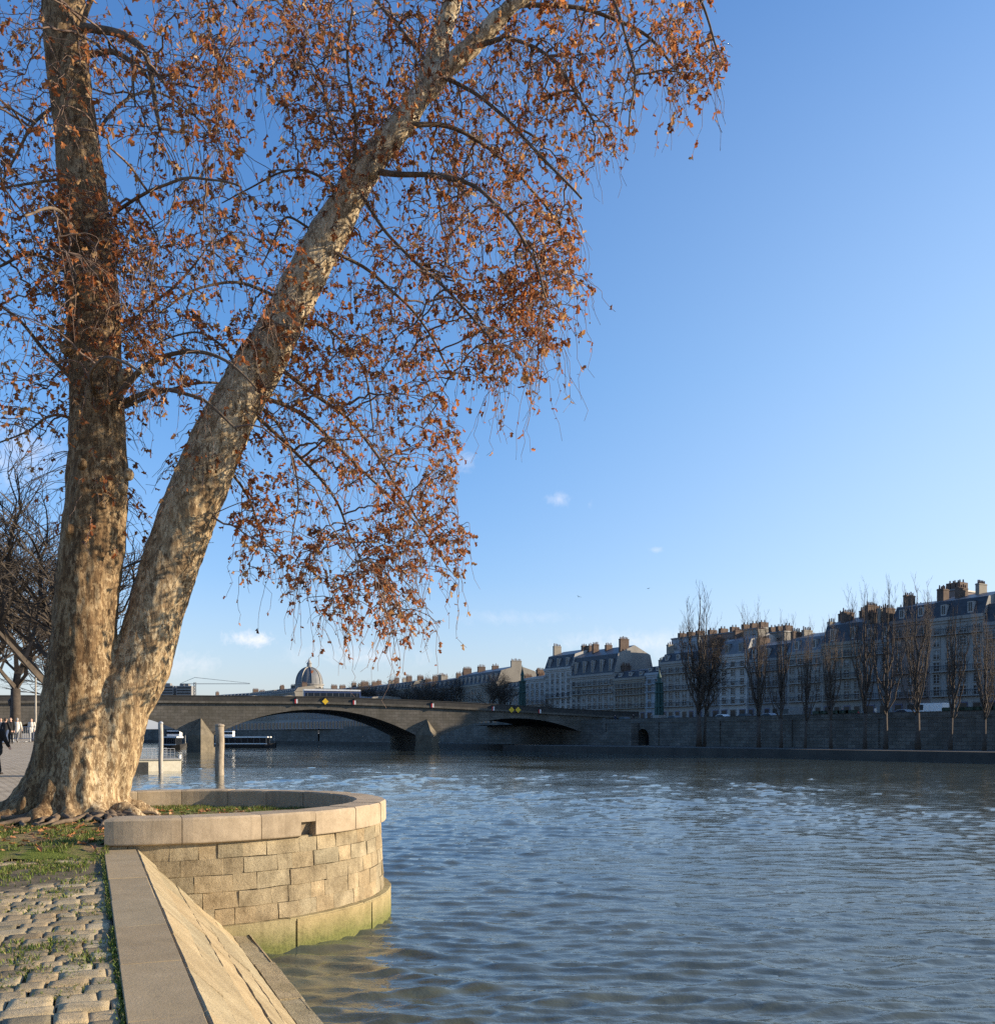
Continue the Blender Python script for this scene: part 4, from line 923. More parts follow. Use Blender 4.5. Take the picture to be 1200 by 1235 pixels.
mb = MB(); mb.quad(bank(SR0-60, 128.2, RD+.13), bank(SR1, 128.2, RD+.13), bank(SR1, 131, RD+.13), bank(SR0-60, 131, RD+.13)); mb.quad(bank(SR0-60, 131, RD), bank(SR0-60, 131, RD+.13), bank(SR1, 131, RD+.13), bank(SR1, 131, RD)); struct(mb.build('pavement', M['lowquay']))
def build_quay_wall():
    so = bank_s(655, 128); L = SR1 - so
    t = thing('embankment_wall', 'high grey stone embankment wall behind the bare poplars on the far bank', 'wall', tuple(bank(so, 128, LQ)), RANG)
    H = RD-LQ; xa = bank_s(775, 128)-so     # archway
    mb = MB(); aw, ah = 2.0, 3.4
    mb.quad((0, 0, 0), (xa-aw, 0, 0), (xa-aw, 0, H), (0, 0, H)); mb.quad((xa+aw, 0, 0), (L, 0, 0), (L, 0, H), (xa+aw, 0, H)); n = 12
    arcp = [(xa-aw*math.cos(math.pi*i/n), 0, ah-aw+aw*math.sin(math.pi*i/n)) for i in range(n+1)]
    for p, q in zip(arcp[:-1], arcp[1:]):
        mb.quad(p, q, (q[0], 0, H), (p[0], 0, H)); mb.quad(q, p, (p[0], 3, p[2]), (q[0], 3, q[2]))
    mb.quad((xa-aw, 3, 0), (xa-aw, 0, 0), (xa-aw, 0, ah-aw), (xa-aw, 3, ah-aw)); mb.quad((xa+aw, 0, 0), (xa+aw, 3, 0), (xa+aw, 3, ah-aw), (xa+aw, 0, ah-aw))
    mb.build('wall', M['quaywall'], t)
    mb = MB(); mb.box(xa-aw, xa+aw, 2.6, 2.7, 0, ah); mb.build('archway', M['iron'], t)
    mb = MB(); mb.box(0, L, -.12, .4, H, H+.18); mb.build('string_course', M['quaywall'], t)
    mb = MB(); mb.box(0, L, .0, .35, H+.18, WT-LQ-.12); mb.build('parapet', M['quaywall'], t)
    mb = MB(); mb.box(0, L, -.05, .40, WT-LQ-.12, WT-LQ); mb.build('coping', M['quaywall'], t)
    # buttress strips and a stair against the wall
    k = 0
    x = 6.0
    while x < L-10:
        mb = MB(); mb.box(x, x+1.1, -.22, -.003, 0, H); b = mb.build('buttress', M['quaywall'], t); x += 17
    xs = bank_s(738, 128)-so; mb = MB()
    for i in range(22): mb.box(xs-5.5+i*.5, xs-5.0+i*.5, -2.2, -.23, 0, .21*(i+1))
    mb.build('stair', M['quaywall'], t)
    mb = MB(); mb.box(xs+5.5, xs+9, -2.2, -.23, 0, 4.6); mb.build('landing', M['quaywall'], t)
build_quay_wall()

# ------------------------------------------------------------------ windows, doors, dormers shared by all houses
def window_mesh(w, h, curtain=False, name='window'):
    mb = MB(); f = .13
    mb.box(-w/2-f, -w/2, -.10, .01, -.05, h, 0); mb.box(w/2, w/2+f, -.10, .01, -.05, h, 0); mb.box(-w/2-f, w/2+f, -.12, .01, h, h+.18, 0); mb.box(-w/2-.22, w/2+.22, -.2, .01, -.17, -.05, 0)
    mb.quad((-w/2, -.012, -.05), (w/2, -.012, -.05), (w/2, -.012, h), (-w/2, -.012, h), 1)
    mb.box(-.04, .04, -.05, -.014, 0, h, 2)
    for k in (1, 2): mb.box(-w/2, w/2, -.04, -.0145, h*k/3-.025, h*k/3+.025, 2)
    if curtain: mb.quad((-w/2, -.02, h*.45), (w/2, -.02, h*.45), (w/2, -.02, h), (-w/2, -.02, h), 3)
    return mb
WIN = {}
def get_win(wall, w, h, cur):
    k = (wall, round(w, 1), round(h, 1), cur)
    if k not in WIN: WIN[k] = window_mesh(w, h, cur).mesh('window', [M[wall], M['glass'], M['frame'], M['curtain']])
    return WIN[k]
hr = random.Random(11)
def house(name, label, cat, loc, rz, width, depth, hc, wall='cream', roof='mansard', hroof=5, floors=5, wcol=None, chim=2, roofmat='slate', balc=(0, -1, 2), grp=None, dorm=True, winw=1.1, ground=True, side_wall=None, setback=0.0, light_dormer=None, chim_h=1.8):
    t = thing(name, label, cat, loc, rz, grp); W_, D = width, depth
    mb = MB(); mb.quad((0, 0, 0), (W_, 0, 0), (W_, 0, hc), (0, 0, hc)); mb.quad((W_, D, 0), (0, D, 0), (0, D, hc), (W_, D, hc)); mb.quad((W_, 0, 0), (W_, D, 0), (W_, D, hc), (W_, 0, hc), 1); mb.quad((0, D, 0), (0, 0, 0), (0, 0, hc), (0, D, hc), 1); mb.quad((0, 0, hc), (W_, 0, hc), (W_, D, hc), (0, D, hc))
    mb.build('wall', [M[wall], M[side_wall or wall]], t)
    mb = MB(); mb.box(-.05, W_+.05, -.45, -.003, hc-.45, hc+.12); mb.box(-.03, W_+.03, -.2, -.004, hc-.9, hc-.45); mb.build('cornice', M[wall], t)
    # roof
    mb = MB(); i1, z1, zt = 1.3, hc+.13+hroof*.68, hc+.13+hroof; z0 = hc+.13
    if roof == 'mansard':
        a = [(0, -.1, z0), (W_, -.1, z0), (W_, D, z0), (0, D, z0)]; b = [(0.0, i1, z1), (W_-.0, i1, z1), (W_-.0, D-i1, z1), (0.0, D-i1, z1)]; r0, r1 = (0, D/2, zt), (W_, D/2, zt)
        mb.quad(a[0], a[1], b[1], b[0]); mb.quad(a[2], a[3], b[3], b[2]); mb.quad(b[0], b[1], r1, r0, 1); mb.quad(b[2], b[3], r0, r1, 1)
        for s in (0, 1):
            P = [a[0], b[0], r0, b[3], a[3]] if s == 0 else [a[1], a[2], b[2], r1, b[1]]; mb.poly(P, 2)
    elif roof == 'hip':
        a = [(-.3, -.4, z0), (W_+.3, -.4, z0), (W_+.3, D+.4, z0), (-.3, D+.4, z0)]; k = min(W_, D)*.45; r0, r1 = (k, D/2, zt), (W_-k, D/2, zt)
        mb.quad(a[0], a[1], r1, r0); mb.quad(a[2], a[3], r0, r1); mb.poly([a[1], a[2], r1]); mb.poly([a[3], a[0], r0])
    else:
        a = [(-.1, -.4, z0), (W_+.1, -.4, z0), (W_+.1, D+.4, z0), (-.1, D+.4, z0)]; r0, r1 = (-.1, D/2, zt), (W_+.1, D/2, zt)
        mb.quad(a[0], a[1], r1, r0); mb.quad(a[2], a[3], r0, r1); mb.poly([a[1], a[2], r1], 2); mb.poly([a[3], a[0], r0], 2)
    rf = mb.build('roof', [M[roofmat], M['zinc' if roofmat == 'slate' else roofmat], M[side_wall or wall]], t)
    for c in range(chim):
        cx = [0.05, W_-.75, W_*.5, W_*.27][c % 4]; cw = hr.uniform(1.6, 3.4); cy = hr.uniform(i1+.3, max(i1+.5, D/2-1)); zc = zt + chim_h*hr.uniform(.35, .8)
        m2 = MB(); m2.box(cx, cx+.7, cy, cy+cw, z0+hroof*.25, zc, 0); m2.box(cx-.06, cx+.76, cy-.06, cy+cw+.06, zc-.25, zc-.1, 0)
        npot = int(cw/.45)
        for k in range(npot): m2.tube([(cx+.35, cy+.25+k*(cw-.5)/max(1, npot-1), zc-.01), (cx+.35, cy+.25+k*(cw-.5)/max(1, npot-1), zc+hr.uniform(.4, .8))], [.15, .11], 6, True, 1)
        m2.build('chimney', [M[hr.choice(['brick', 'tan', 'brick'])], M['pot']], rf)
    # windows
    ncol = wcol or max(2, int(W_/2.1)); g = 3.9 if ground else .6; fh = (hc-.9-g)/floors; px = W_/ncol
    ncol = min(ncol, max(2, 88//(floors+1)))
    px = W_/ncol
    for f in range(floors):
        wh = min(2.3, fh*.68) if f < floors-1 else fh*.55
        for c in range(ncol):
            o = link('window', get_win(wall, winw, wh, hr.random() < .3), t, ((c+.5)*px, -.004, g+f*fh+.35))
    if ground:
        for c in range(max(2, min(ncol, 10))):
            n2 = max(2, min(ncol, 10)); mb = MB(); x = (c+.5)*W_/n2; w2 = W_/n2*.33; mb.box(x-w2, x+w2, -.08, -.005, 0, 3.0, 0); mb.box(x-w2+.15, x+w2-.15, -.09, -.082, .3, 2.8, 1)
            mb.build('shopfront' if c % 3 else 'door', [M['grey_paint' if c % 2 else 'darkblue_paint'], M['glass']], t)
    for bl in balc:
        f = bl % floors; zz = g+f*fh+.2; mb = MB(); mb.box(.3, W_-.3, -.75, -.005, zz-.16, zz, 0); mb.box(.3, W_-.3, -.75, -.70, zz+.85, zz+.95, 1)
        k = int(W_/.45)
        for j in range(k): x = .3+(W_-.6)*j/k; mb.box(x, x+.05, -.74, -.71, zz, zz+.86, 1)
        mb.build('balcony', [M[wall], M['iron']], t)
    if dorm and roof == 'mansard':
        nd = max(2, int(ncol*.7)); dh = hroof*.48; dw = 1.0
        dm = get_dormer(light_dormer or 'white', dh, dw)
        for c in range(nd): link('dormer', dm, t, ((c+.5)*W_/nd, 0.0, z0+.15))
    return t
DORM = {}
def get_dormer(mat, dh, dw):
    k = (mat, round(dh, 1))
    if k not in DORM:
        mb = MB(); mb.box(-dw/2, dw/2, .05, 1.5, .2, dh, 0); mb.quad((-dw/2+.15, .045, .4), (dw/2-.15, .045, .4), (dw/2-.15, .045, dh-.15), (-dw/2+.15, .045, dh-.15), 1); mb.poly([(-dw/2-.1, .0, dh+.003), (dw/2+.1, .0, dh+.003), (dw/2+.1, 1.6, dh+.15), (-dw/2-.1, 1.6, dh+.15)], 2); mb.box(-.03, .03, .03, .044, .4, dh-.15, 0)
        DORM[k] = mb.mesh('dormer', [M[mat], M['glass'], M['zinc']])
    return DORM[k]
NB = 150.0
def row_house(x0, x1, ytop, ycorn, label, **kw):
    s0, s1 = bank_s(x0, NB), bank_s(x1, NB); Z = bank_Z((x0+x1)/2, NB); top = EYE + (HY-ytop)/FPX*Z - RD; hc = EYE + (HY-ycorn)/FPX*Z - RD
    return house('apartment_house', label, 'building', tuple(bank(s0, NB + kw.pop('back', 0), RD)), RANG, s1-s0-.01, kw.pop('depth', 13), hc, hroof=top-hc-.13, grp='houses along the far embankment', **kw)
row_house(633.5, 657, 812, 818, 'narrow pale house left of the tall mansard block, next to the green lamp column', wall='white', roof='gable', roofmat='zinc', floors=4, chim=2, balc=(1,))
row_house(657, 689, 783, 806, 'white fronted upper part of the tall mansard block, narrow gable end house', wall='white', floors=6, chim=2, light_dormer='white', balc=(2,), winw=1.2)
row_house(689, 741, 780, 814, 'tall block with big dark slate mansard and pale attic, right of the narrow pale house', wall='cream', floors=4, chim=4, light_dormer='white')
row_house(741, 779, 805, 818, 'low cream house with dark roof between the mansard block and the first poplar', wall='tan', floors=4, chim=2)
row_house(779, 797, 800, 812, 'slim tall house with blue tinted front beside the teal lamp column', wall='bluegrey', floors=4, chim=1)
row_house(797, 838, 782, 798, 'cream house behind the left boughs of the largest bare poplar', wall='cream', floors=5, chim=2)
row_house(838, 868, 776, 797, 'house with rusty brown chimney wall behind the largest bare poplar', wall='grey', floors=5, chim=3, side_wall='pink')
row_house(868, 901, 764, 790, 'pale fronted house with cream penthouse right of the largest bare poplar', wall='white', roofmat='zinc', floors=5, chim=2, light_dormer='cream')
row_house(901, 950, 770, 795, 'wide grey stone house with long dark slate roof behind the second poplars', wall='grey', floors=5, chim=2)
row_house(950, 992, 760, 786, 'cream house with zinc roof and row of dormers, left of the brick chimneys', wall='cream', floors=5, chim=2, roofmat='zinc')
row_house(992, 1040, 741, 775, 'house with clustered tall brick chimneys on a dark roof', wall='tan', floors=5, chim=4, chim_h=2.2)
row_house(1040, 1076, 742, 773, 'house with rosy chimney stacks behind the two tallest right hand poplars', wall='grey', floors=6, chim=4, chim_h=2.2)
row_house(1076, 1122, 722, 748, 'house with pinkish gable and brown attic left of the white roofed building', wall='pink', floors=6, chim=2, side_wall='pink', chim_h=2.4)
row_house(1122, 1187, 712, 744, 'highest house with white attic and wide dormers near the right edge', wall='cream', floors=6, chim=4, light_dormer='white', chim_h=2.2)
row_house(1187, 1262, 712, 748, 'grey blue house cut by the right edge of the photograph', wall='grey', floors=6, chim=2)
row_house(1262, 1340, 700, 738, 'cream house beyond the right edge with a dark roof', wall='cream', floors=6, chim=3)
# penthouses and high walls that rise behind the first row
def block(x0, x1, ytop, ybot, label, wall, back=8, cat='building', name='rear_house'):
    n = NB+back; s0, s1 = bank_s(x0, n), bank_s(x1, n); Z = bank_Z((x0+x1)/2, n); z1 = EYE + (HY-ytop)/FPX*Z
    t = thing(name, label, cat, tuple(bank(s0, n, RD)), RANG, 'houses rising behind the embankment row'); W_ = s1-s0; H = z1-RD
    mb = MB(); mb.box(0, W_, 6, 16, 0, H); mb.build('wall', M[wall], t)
    mb = MB(); mb.box(-.15, W_+.15, 5.8, 16.2, H+.003, H+.3); rf = mb.build('roof', M['zinc'], t)
    for k in range(3):
        mb = MB(); x = W_*(.12+.33*k); mb.box(x, x+.8, 7, 9.4, H+.3, H+1.6); mb.tube([(x+.4, 7.6, H+1.6), (x+.4, 7.6, H+2.1)], [.16, .12], 6); mb.tube([(x+.4, 8.6, H+1.6), (x+.4, 8.6, H+2.2)], [.16, .12], 6); mb.build('chimney', M['brick'], rf)
    for k in range(max(2, int(W_/3))):
        link('window', get_win(wall, 1.1, 1.5, k % 2 == 0), t, ((k+.5)*W_/max(2, int(W_/3)), 5.996, H-2.6))
block(788, 820, 768, 800, 'pale lilac block rising behind the house with the blue tinted front', 'bluegrey')
block(863, 894, 758, 790, 'cream flat topped block rising right behind the largest poplar', 'cream', 3)
block(896, 922, 762, 790, 'tan flat topped block rising behind the wide grey stone house', 'tan', 3)
block(822, 862, 764, 790, 'rusty brown block showing through the boughs of the largest poplar', 'pink', 4)
block(1050, 1080, 738, 780, 'brownish block behind the house with rosy chimney stacks', 'tan', 4)
block(1110, 1128, 710, 740, 'dark brick stair tower left of the white attic', 'pink', 3)

# ------------------------------------------------------------------ the bank beyond the bridge
FB = [bank(bank_s(655, 128)+1, 119.2, 0), Vector((-26, 290, 0)), Vector((-78, 372, 0)), Vector((-160, 470, 0)), Vector((-330, 600, 0))]
def build_far_bank():
    mb = MB(); ms = MB(); acc = 0
    o = thing('far_embankment_wall', 'dark stone river wall seen under the arches beyond the bridge', 'wall', (0, 0, 0))
    inl = Vector((.8, .6, 0))
    lane = MB(); land = MB()
    for a, b in zip(FB[:-1], FB[1:]):
        d = (b-a).normalized(); n = Vector((d.y, -d.x, 0))
        if n.dot(inl) < 0: n = -n
        z = Vector((0, 0, 1))
        lane.quad(a-z*1.5, b-z*1.5, b+z*1.2, a+z*1.2); lane.quad(a+z*1.2, b+z*1.2, b+n*9+z*1.2, a+n*9+z*1.2)
        mb.quad(a+n*9+z*1.2, b+n*9+z*1.2, b+n*9+z*6.8, a+n*9+z*6.8); mb.quad(a+n*9+z*6.8, b+n*9+z*6.8, b+n*9.4+z*6.8, a+n*9.4+z*6.8)
        land.quad(a+n*9.4+z*6.0, b+n*9.4+z*6.0, b+n*400+z*6.0, a+n*400+z*6.0)
    w = mb.build('wall', M['quaywall'], o); struct(lane.build('far_lower_quay', M['lowquay'])); struct(land.build('far_bank_ground', M['land']))
build_far_bank()
def far_house(x0, x1, Z0, Z1, ytop, ycorn, label, base=6.0, **kw):
    a = at(x0, HY, Z0); b = at(x1, HY, Z1); d = b-a; L = math.hypot(d.x, d.y); rz = math.atan2(d.y, d.x); Z = (Z0+Z1)/2
    top = EYE + (HY-ytop)/FPX*Z - base; hc = EYE + (HY-ycorn)/FPX*Z - base
    return house(kw.pop('name', 'distant_house'), label, 'building', (a.x, a.y, base), rz, L, kw.pop('depth', 14), hc, hroof=max(.8, top-hc-.13), floors=kw.pop('floors', 4), wcol=kw.pop('wcol', None), chim=kw.pop('chim', 3), balc=(), grp='distant houses beyond the bridge', **kw)
far_house(440, 470, 392, 372, 824, 834, 'leftmost house of the distant row beyond the bridge, brown stone', wall='pink')
far_house(470, 497, 372, 352, 820, 831, 'second house of the distant row, cream with grey roof', wall='tan')
far_house(497, 522, 352, 334, 820, 832, 'rosy house in the middle of the distant row beyond the bridge', wall='pink')
far_house(522, 549, 334, 318, 816, 829, 'dark roofed house next left of the hip roofed mansion', wall='grey')
far_house(549, 600, 316, 286, 806, 826, 'mansion with large blue slate hipped roof beyond the right arch', wall='tan', roof='mansard', chim=4)
far_house(600, 636, 292, 272, 819, 830, 'low pale yellow house between the slate mansion and the green lamp column', wall='cream')
far_house(600, 640, 330, 310, 815, 826, 'dark roofed house rising behind the low pale yellow house', wall='grey')
far_house(300, 328, 500, 470, 832, 838, 'small distant house left of the domed church, grey roof', wall='cream', chim=2)
far_house(328, 356, 470, 440, 829, 836, 'distant stone wing just left of the dome', wall='tan', chim=3)
far_house(388, 418, 430, 410, 829, 836, 'distant stone wing just right of the dome', wall='tan', chim=3)
far_house(414, 442, 412, 394, 826, 836, 'distant brick tinted house right of the dome wing', wall='pink', chim=3)
far_house(255, 302, 540, 510, 836, 841, 'long low distant roof left of the dome, barely above the bridge', wall='grey', chim=2)
for x0, x1, Z0, Z1, l, w in ((246, 290, 462, 432, 'dark grey river house seen under the middle arch behind the tour boat', 'grey'), (290, 332, 432, 405, 'tan river house seen under the middle arch right of the tour boat', 'tan'), (332, 374, 405, 380, 'cream river house under the middle of the middle arch', 'cream'), (374, 412, 380, 358, 'grey river house under the right part of the middle arch', 'grey'), (412, 446, 358, 341, 'river house half hidden by the middle pier', 'tan')):
    far_house(x0, x1, Z0, Z1, 840, 846, l, wall=w, chim=0, dorm=False)
# dome
def build_dome():
    Z = 455; c = at(373, HY, Z); k = Z/FPX; zb = EYE+(HY-842)*k
    t = thing('domed_church', 'distant domed church with lead cupola and lantern above the bridge', 'church', (c.x, c.y, 6.0)); z = lambda y: EYE+(HY-y)*k-6.0
    mb = MB(); mb.box(-9, 9, -7, 9, 0, z(837)); mb.build('base', M['cream'], t)
    mb = MB(); mb.lathe((0, 0, 0), [(6.6, z(838)), (6.6, z(827)), (7.1, z(826.6)), (7.1, z(825.6)), (6.4, z(825.4))], 24)
    dr = mb.build('drum', M['cream'], t)
    for i in range(12):
        a = 2*math.pi*i/12; mb = MB(); R = Matrix.Rotation(a, 4, 'Z'); mb.box(-.6, .6, -6.72, -6.605, z(835), z(829), 0, mat=R); mb.build('window', M['glass'], dr)
    mb = MB(); H = z(805)-z(825.5); mb.lathe((0, 0, 0), [(6.3*math.cos(q)**.9 if q < 1.5 else .9, z(825.5)+H*math.sin(q)) for q in np.linspace(0, 1.42, 14)], 24); cu = mb.build('cupola', M['lead'], t)
    for i in range(8):
        a = 2*math.pi*(i+.5)/8; mb = MB(); mb.tube([((6.42*math.cos(q)**.9)*math.cos(a), (6.42*math.cos(q)**.9)*math.sin(a), z(825.5)+H*math.sin(q)+.05) for q in np.linspace(0, 1.4, 10)], [.28]*10, 5); mb.build('rib', M['gold' if i % 2 else 'lead'], cu)
    mb = MB(); mb.lathe((0, 0, 0), [(1.5, z(806)), (1.2, z(805)), (1.1, z(801)), (1.4, z(800.6)), (.9, z(799)), (.15, z(795.5)), (.08, z(793))], 12); mb.build('lantern', M['cream'], t)
build_dome()
for i, (x0, x1, l) in enumerate(((193, 211, 'left of the two far high-rise towers on the horizon'), (215, 233, 'right of the two far high-rise towers on the horizon, beside the crane'))):
    Z = 1500; c = at((x0+x1)/2, HY, Z); w = (x1-x0)/FPX*Z; H = (HY-(825+i*.3))/FPX*Z; t = thing('tower_block', l, 'tower', (c.x, c.y, 0), 0, 'two far towers')
    mb = MB(); mb.box(-w/2, w/2, -9, 9, 0, H); mb.build('wall', M['grey'], t); mb = MB(); mb.box(-w/4, w/4, -5, 5, H+.01, H+4); mb.build('plant_room', M['grey'], t)
    for f in range(9):
        mb = MB(); mb.box(-w/2+1, w/2-1, -9.3, -9.05, H-4-f*4.2, H-2.2-f*4.2); mb.build('window_band', M['glass'], t)
def crane():
    Z = 900; k = Z/FPX; c = at(235, HY, Z); t = thing('tower_crane', 'thin tower crane with long jib on the horizon right of the towers', 'crane', (c.x, c.y, 0)); H = EYE+(HY-823)*k
    mb = MB()
    for sx in (-.9, .9):
        for sy in (-.9, .9): mb.tube([(sx, sy, 0), (sx, sy, H)], [.2, .2], 4)
    for i in range(20):
        z = H*i/20; mb.tube([(-.9, -.9, z), (.9, -.9, z+H/20)], [.12, .12], 4); mb.tube([(.9, .9, z), (-.9, .9, z+H/20)], [.12, .12], 4)
    mb.build('mast', M['grey_paint'], t); mb = MB(); zj = H-1.5
    mb.tube([(-14, 0, zj), (52, 0, zj)], [.28, .22], 4); mb.tube([(-14, 0, zj+.1), (0, 0, zj+6), (52, 0, zj+.5)], [.14, .2, .14], 4); mb.build('jib', M['grey_paint'], t)
    mb = MB(); mb.box(-14, -10, -1, 1, zj-2.2, zj-.3); mb.build('counterweight', M['grey'], t)
crane()
# low land on the horizon to the left
mb = MB(); P = [at(-400, HY, 1300), at(100, HY, 1300), at(330, HY, 900), at(420, HY, 700)]
mb.quad((-3500, 620, 5), (600, 620, 5), (2500, 5000, 5), (-3500, 5000, 5)); mb.quad((-3500, 620, -2), (600, 620, -2), (600, 620, 5), (-3500, 620, 5)); struct(mb.build('far_land', M['land']))
# ------------------------------------------------------------------ bare trees
def bare_tree_mesh(seed, H, kind):
    """trunk mesh and crown mesh of a leafless tree, base at the origin"""
    r = random.Random(seed); trunk = MB(); segs = []
    def grow(p, d, L, rad, lvl):
        n = 7; pts = [p]; q = p.copy(); dd = d.copy()
        for i in range(n-1):
            jit = Vector((r.gauss(0, 1), r.gauss(0, 1), r.gauss(0, .6)))*(.10 if kind == 'poplar' else .17)
            dd = (dd + jit + Vector((0, 0, .10 if kind == 'poplar' else (.05 if lvl < 3 else -.01)))).normalized(); q = q + dd*(L/(n-1)); pts.append(q.copy())
        segs.append((pts, rad, lvl)); return pts, dd
    tl = H*(.22 if kind == 'poplar' else .26)
    tr = H*.0135 if kind == 'poplar' else H*.02
    main = [Vector((0, 0, -.1)), Vector((0, 0, tl*.4)), Vector((r.uniform(-.1, .1), r.uniform(-.1, .1), tl))]
    trunk.tube(main, [tr*1.35, tr, tr*.9], 9)
    tips = []
    if kind == 'poplar':
        lead = []
        def leader(p, ang, out, top, rad):
            pts = [p]; n = 12; H0 = p.z
            for i in range(1, n+1):
                t = i/n; w = out*(1-math.exp(-3.2*t)); q = Vector((p.x+math.cos(ang)*w, p.y+math.sin(ang)*w, lerp(H0, top, t))) + Vector((r.gauss(0, .10), r.gauss(0, .10), 0)); pts.append(q)
            return pts
        lead.append((leader(main[-1], 0, .15, H, tr*.8), tr*.85))
        for k in range(11):
            a = k*2.4+r.uniform(-.4, .4); z0 = tl*r.uniform(.85, 1.0) + (H-tl)*r.random()**1.6*.45; lead.append((leader(Vector((0, 0, z0)), a, H*r.uniform(.045, .125), z0+(H-z0)*r.uniform(.55, .97), 0), tr*r.uniform(.32, .5)))
        for pts, rad in lead:
            n = len(pts); trunk.tube(pts, [max(.014, lerp(rad, .014, i/(n-1))) for i in range(n)], 5)
            for i in range(1, n):
                t = i/(n-1)
                for k in range(3 if i % 2 else 2):
                    a = r.uniform(0, 6.28); e = r.uniform(.25, .62); dd = Vector((math.cos(a)*e, math.sin(a)*e, 1)).normalized(); L = H*r.uniform(.06, .15)*(1.1-.5*t)
                    p1, de = grow(pts[i], dd, L, .022*(1.2-.5*t), 1)
                    for m in range(2):
                        a2 = r.uniform(0, 6.28); p2, d3 = grow(p1[r.randint(1, 5)], (de + Vector((math.cos(a2), math.sin(a2), .4))*.45).normalized(), L*r.uniform(.35, .65), .012, 2)
    else:
        def rec(p, d, L, rad, lvl):
            pts, de = grow(p, d, L, rad, lvl)
            if lvl >= 5: return
            nb = [5, 4, 4, 4, 3][lvl]
            for k in range(nb):
                j = r.randint(2, 6) if k else 6; a = r.uniform(0, 6.28); sp = r.uniform(.45, .95) if k else .3
                side = Vector((math.cos(a), math.sin(a), r.uniform(-.15, .5)))
                rec(pts[j], (de + side*sp).normalized(), L*r.uniform(.60, .80), rad*.55, lvl+1)
        for k in range(5):
            a = k*1.256+r.uniform(-.3, .3); rec(main[-1], Vector((math.cos(a)*.5, math.sin(a)*.5, .85)).normalized(), H*.24, tr*.6, 1)
        rec(main[-1], Vector((0, 0, 1)), H*.28, tr*.75, 0)
    P = np.array([[tuple(q) for q in s[0]] for s in segs]); R = np.array([np.linspace(s[1], max(.007, s[1]*.4), 7) for s in segs])
    V, F = bulk_tubes(P[:, ::2], R[:, ::2], 3) if kind != 'poplar' else bulk_tubes(P[:, ::2], R[:, ::2], 3)
    m = M['poplar'] if kind == 'poplar' else M['bare']
    return trunk.mesh('trunk', m, True), np_mesh('crown', V, F, m, False), len(segs)
BT = {}
for k, (seed, H, kind) in {'p0': (1, 22, 'poplar'), 'p1': (5, 22, 'poplar'), 'p2': (9, 22, 'poplar'), 'p3': (21, 22, 'poplar'), 'p4': (33, 22, 'poplar'), 'b0': (2, 14, 'broad'), 'b1': (4, 14, 'broad')}.items():
    BT[k] = bare_tree_mesh(seed, H, kind); print('tree', k, BT[k][2])
def put_tree(name, label, loc, key, h, H0, grp, rot=None, wide=1.0):
    t = thing(name, label, 'tree', loc, rot if rot is not None else random.uniform(0, 6.28), grp); s = h/H0
    for nm, me in (('trunk', BT[key][0]), ('crown', BT[key][1])):
        o = link(nm, me, t); o.scale = (s*wide, s*wide, s)
    t.rotation_euler.x = random.gauss(0, .018); t.rotation_euler.y = random.gauss(0, .018)
    return t
PN = 118.5
pop = [(843, 712, 'largest bare poplar with broad lower boughs, leftmost of the row on the far bank', 'p0', 1.2), (915, 732, 'slim bare poplar, first to the right of the largest one', 'p3', 1.0), (942, 742, 'bare poplar second to the right of the largest one', 'p2', .9), (971, 752, 'shorter bare poplar third to the right of the largest one', 'p4', .8), (1002, 748, 'bare poplar before the house with clustered brick chimneys', 'p1', .9), (1043, 710, 'tall bare poplar fifth to the right of the largest, left of a close pair', 'p3', .85), (1068, 705, 'tall bare poplar in front of the pinkish gable, right of a close pair', 'p0', .9), (1107, 703, 'tallest looking bare poplar below the white attic', 'p4', 1.05), (1146, 728, 'bare poplar between the white attic and the grey blue house', 'p2', .95), (1187, 735, 'bare poplar at the right edge of the photograph', 'p3', .95), (1228, 730, 'bare poplar just beyond the right edge', 'p1', .95)]
for x, yt, lab, k, wd in pop:
    s = bank_s(x, PN); Z = bank_Z(x, PN); h = EYE + (HY-yt)/FPX*Z - LQ
    put_tree('poplar_tree', lab, tuple(bank(s, PN, LQ)), k, h, 22, 'bare poplars on the lower far quay', wide=wd)
# broad boughs of the largest poplar: a second lower tree at its foot
s = bank_s(852, PN+2); put_tree('bare_tree', 'low spreading bare tree at the foot of the largest poplar', tuple(bank(s, PN+1.5, LQ)), 'b0', 22, 14, 'bare broad trees', wide=.62)
# left bank: broad bare trees along the promenade and behind the fork
lt = [(-30, 70, 620, 'b0', 1.1, 'big bare tree at the left edge behind the promenade'), (18, 84, 655, 'b1', 1.3, 'dense bare tree beside the pale lamp post at left'), (-70, 55, 560, 'b1', 1.1, 'nearest bare tree beyond the left edge'), (150, 31, 545, 'b1', 1.25, 'dark bare tree seen through the fork of the plane tree'), (60, 120, 735, 'b0', 1.3, 'far bare tree by the left end of the bridge'), (118, 95, 660, 'b1', 1.1, 'bare tree mostly hidden behind the plane trunk')]
for x, Z, yt, k, wd, lab in lt:
    p = at(x, HY, Z); z = ground_z(Z)
    if x > 100: p = Vector(quay((Vector((p.x, p.y, 0))-K0).dot(Q), -1.6, 0))
    z = ground_z(p.y); h = EYE + (HY-yt)/FPX*Z - z
    put_tree('bare_tree', lab, (p.x, p.y, z-.05), k, h, 14, 'bare trees on the left promenade', wide=wd)
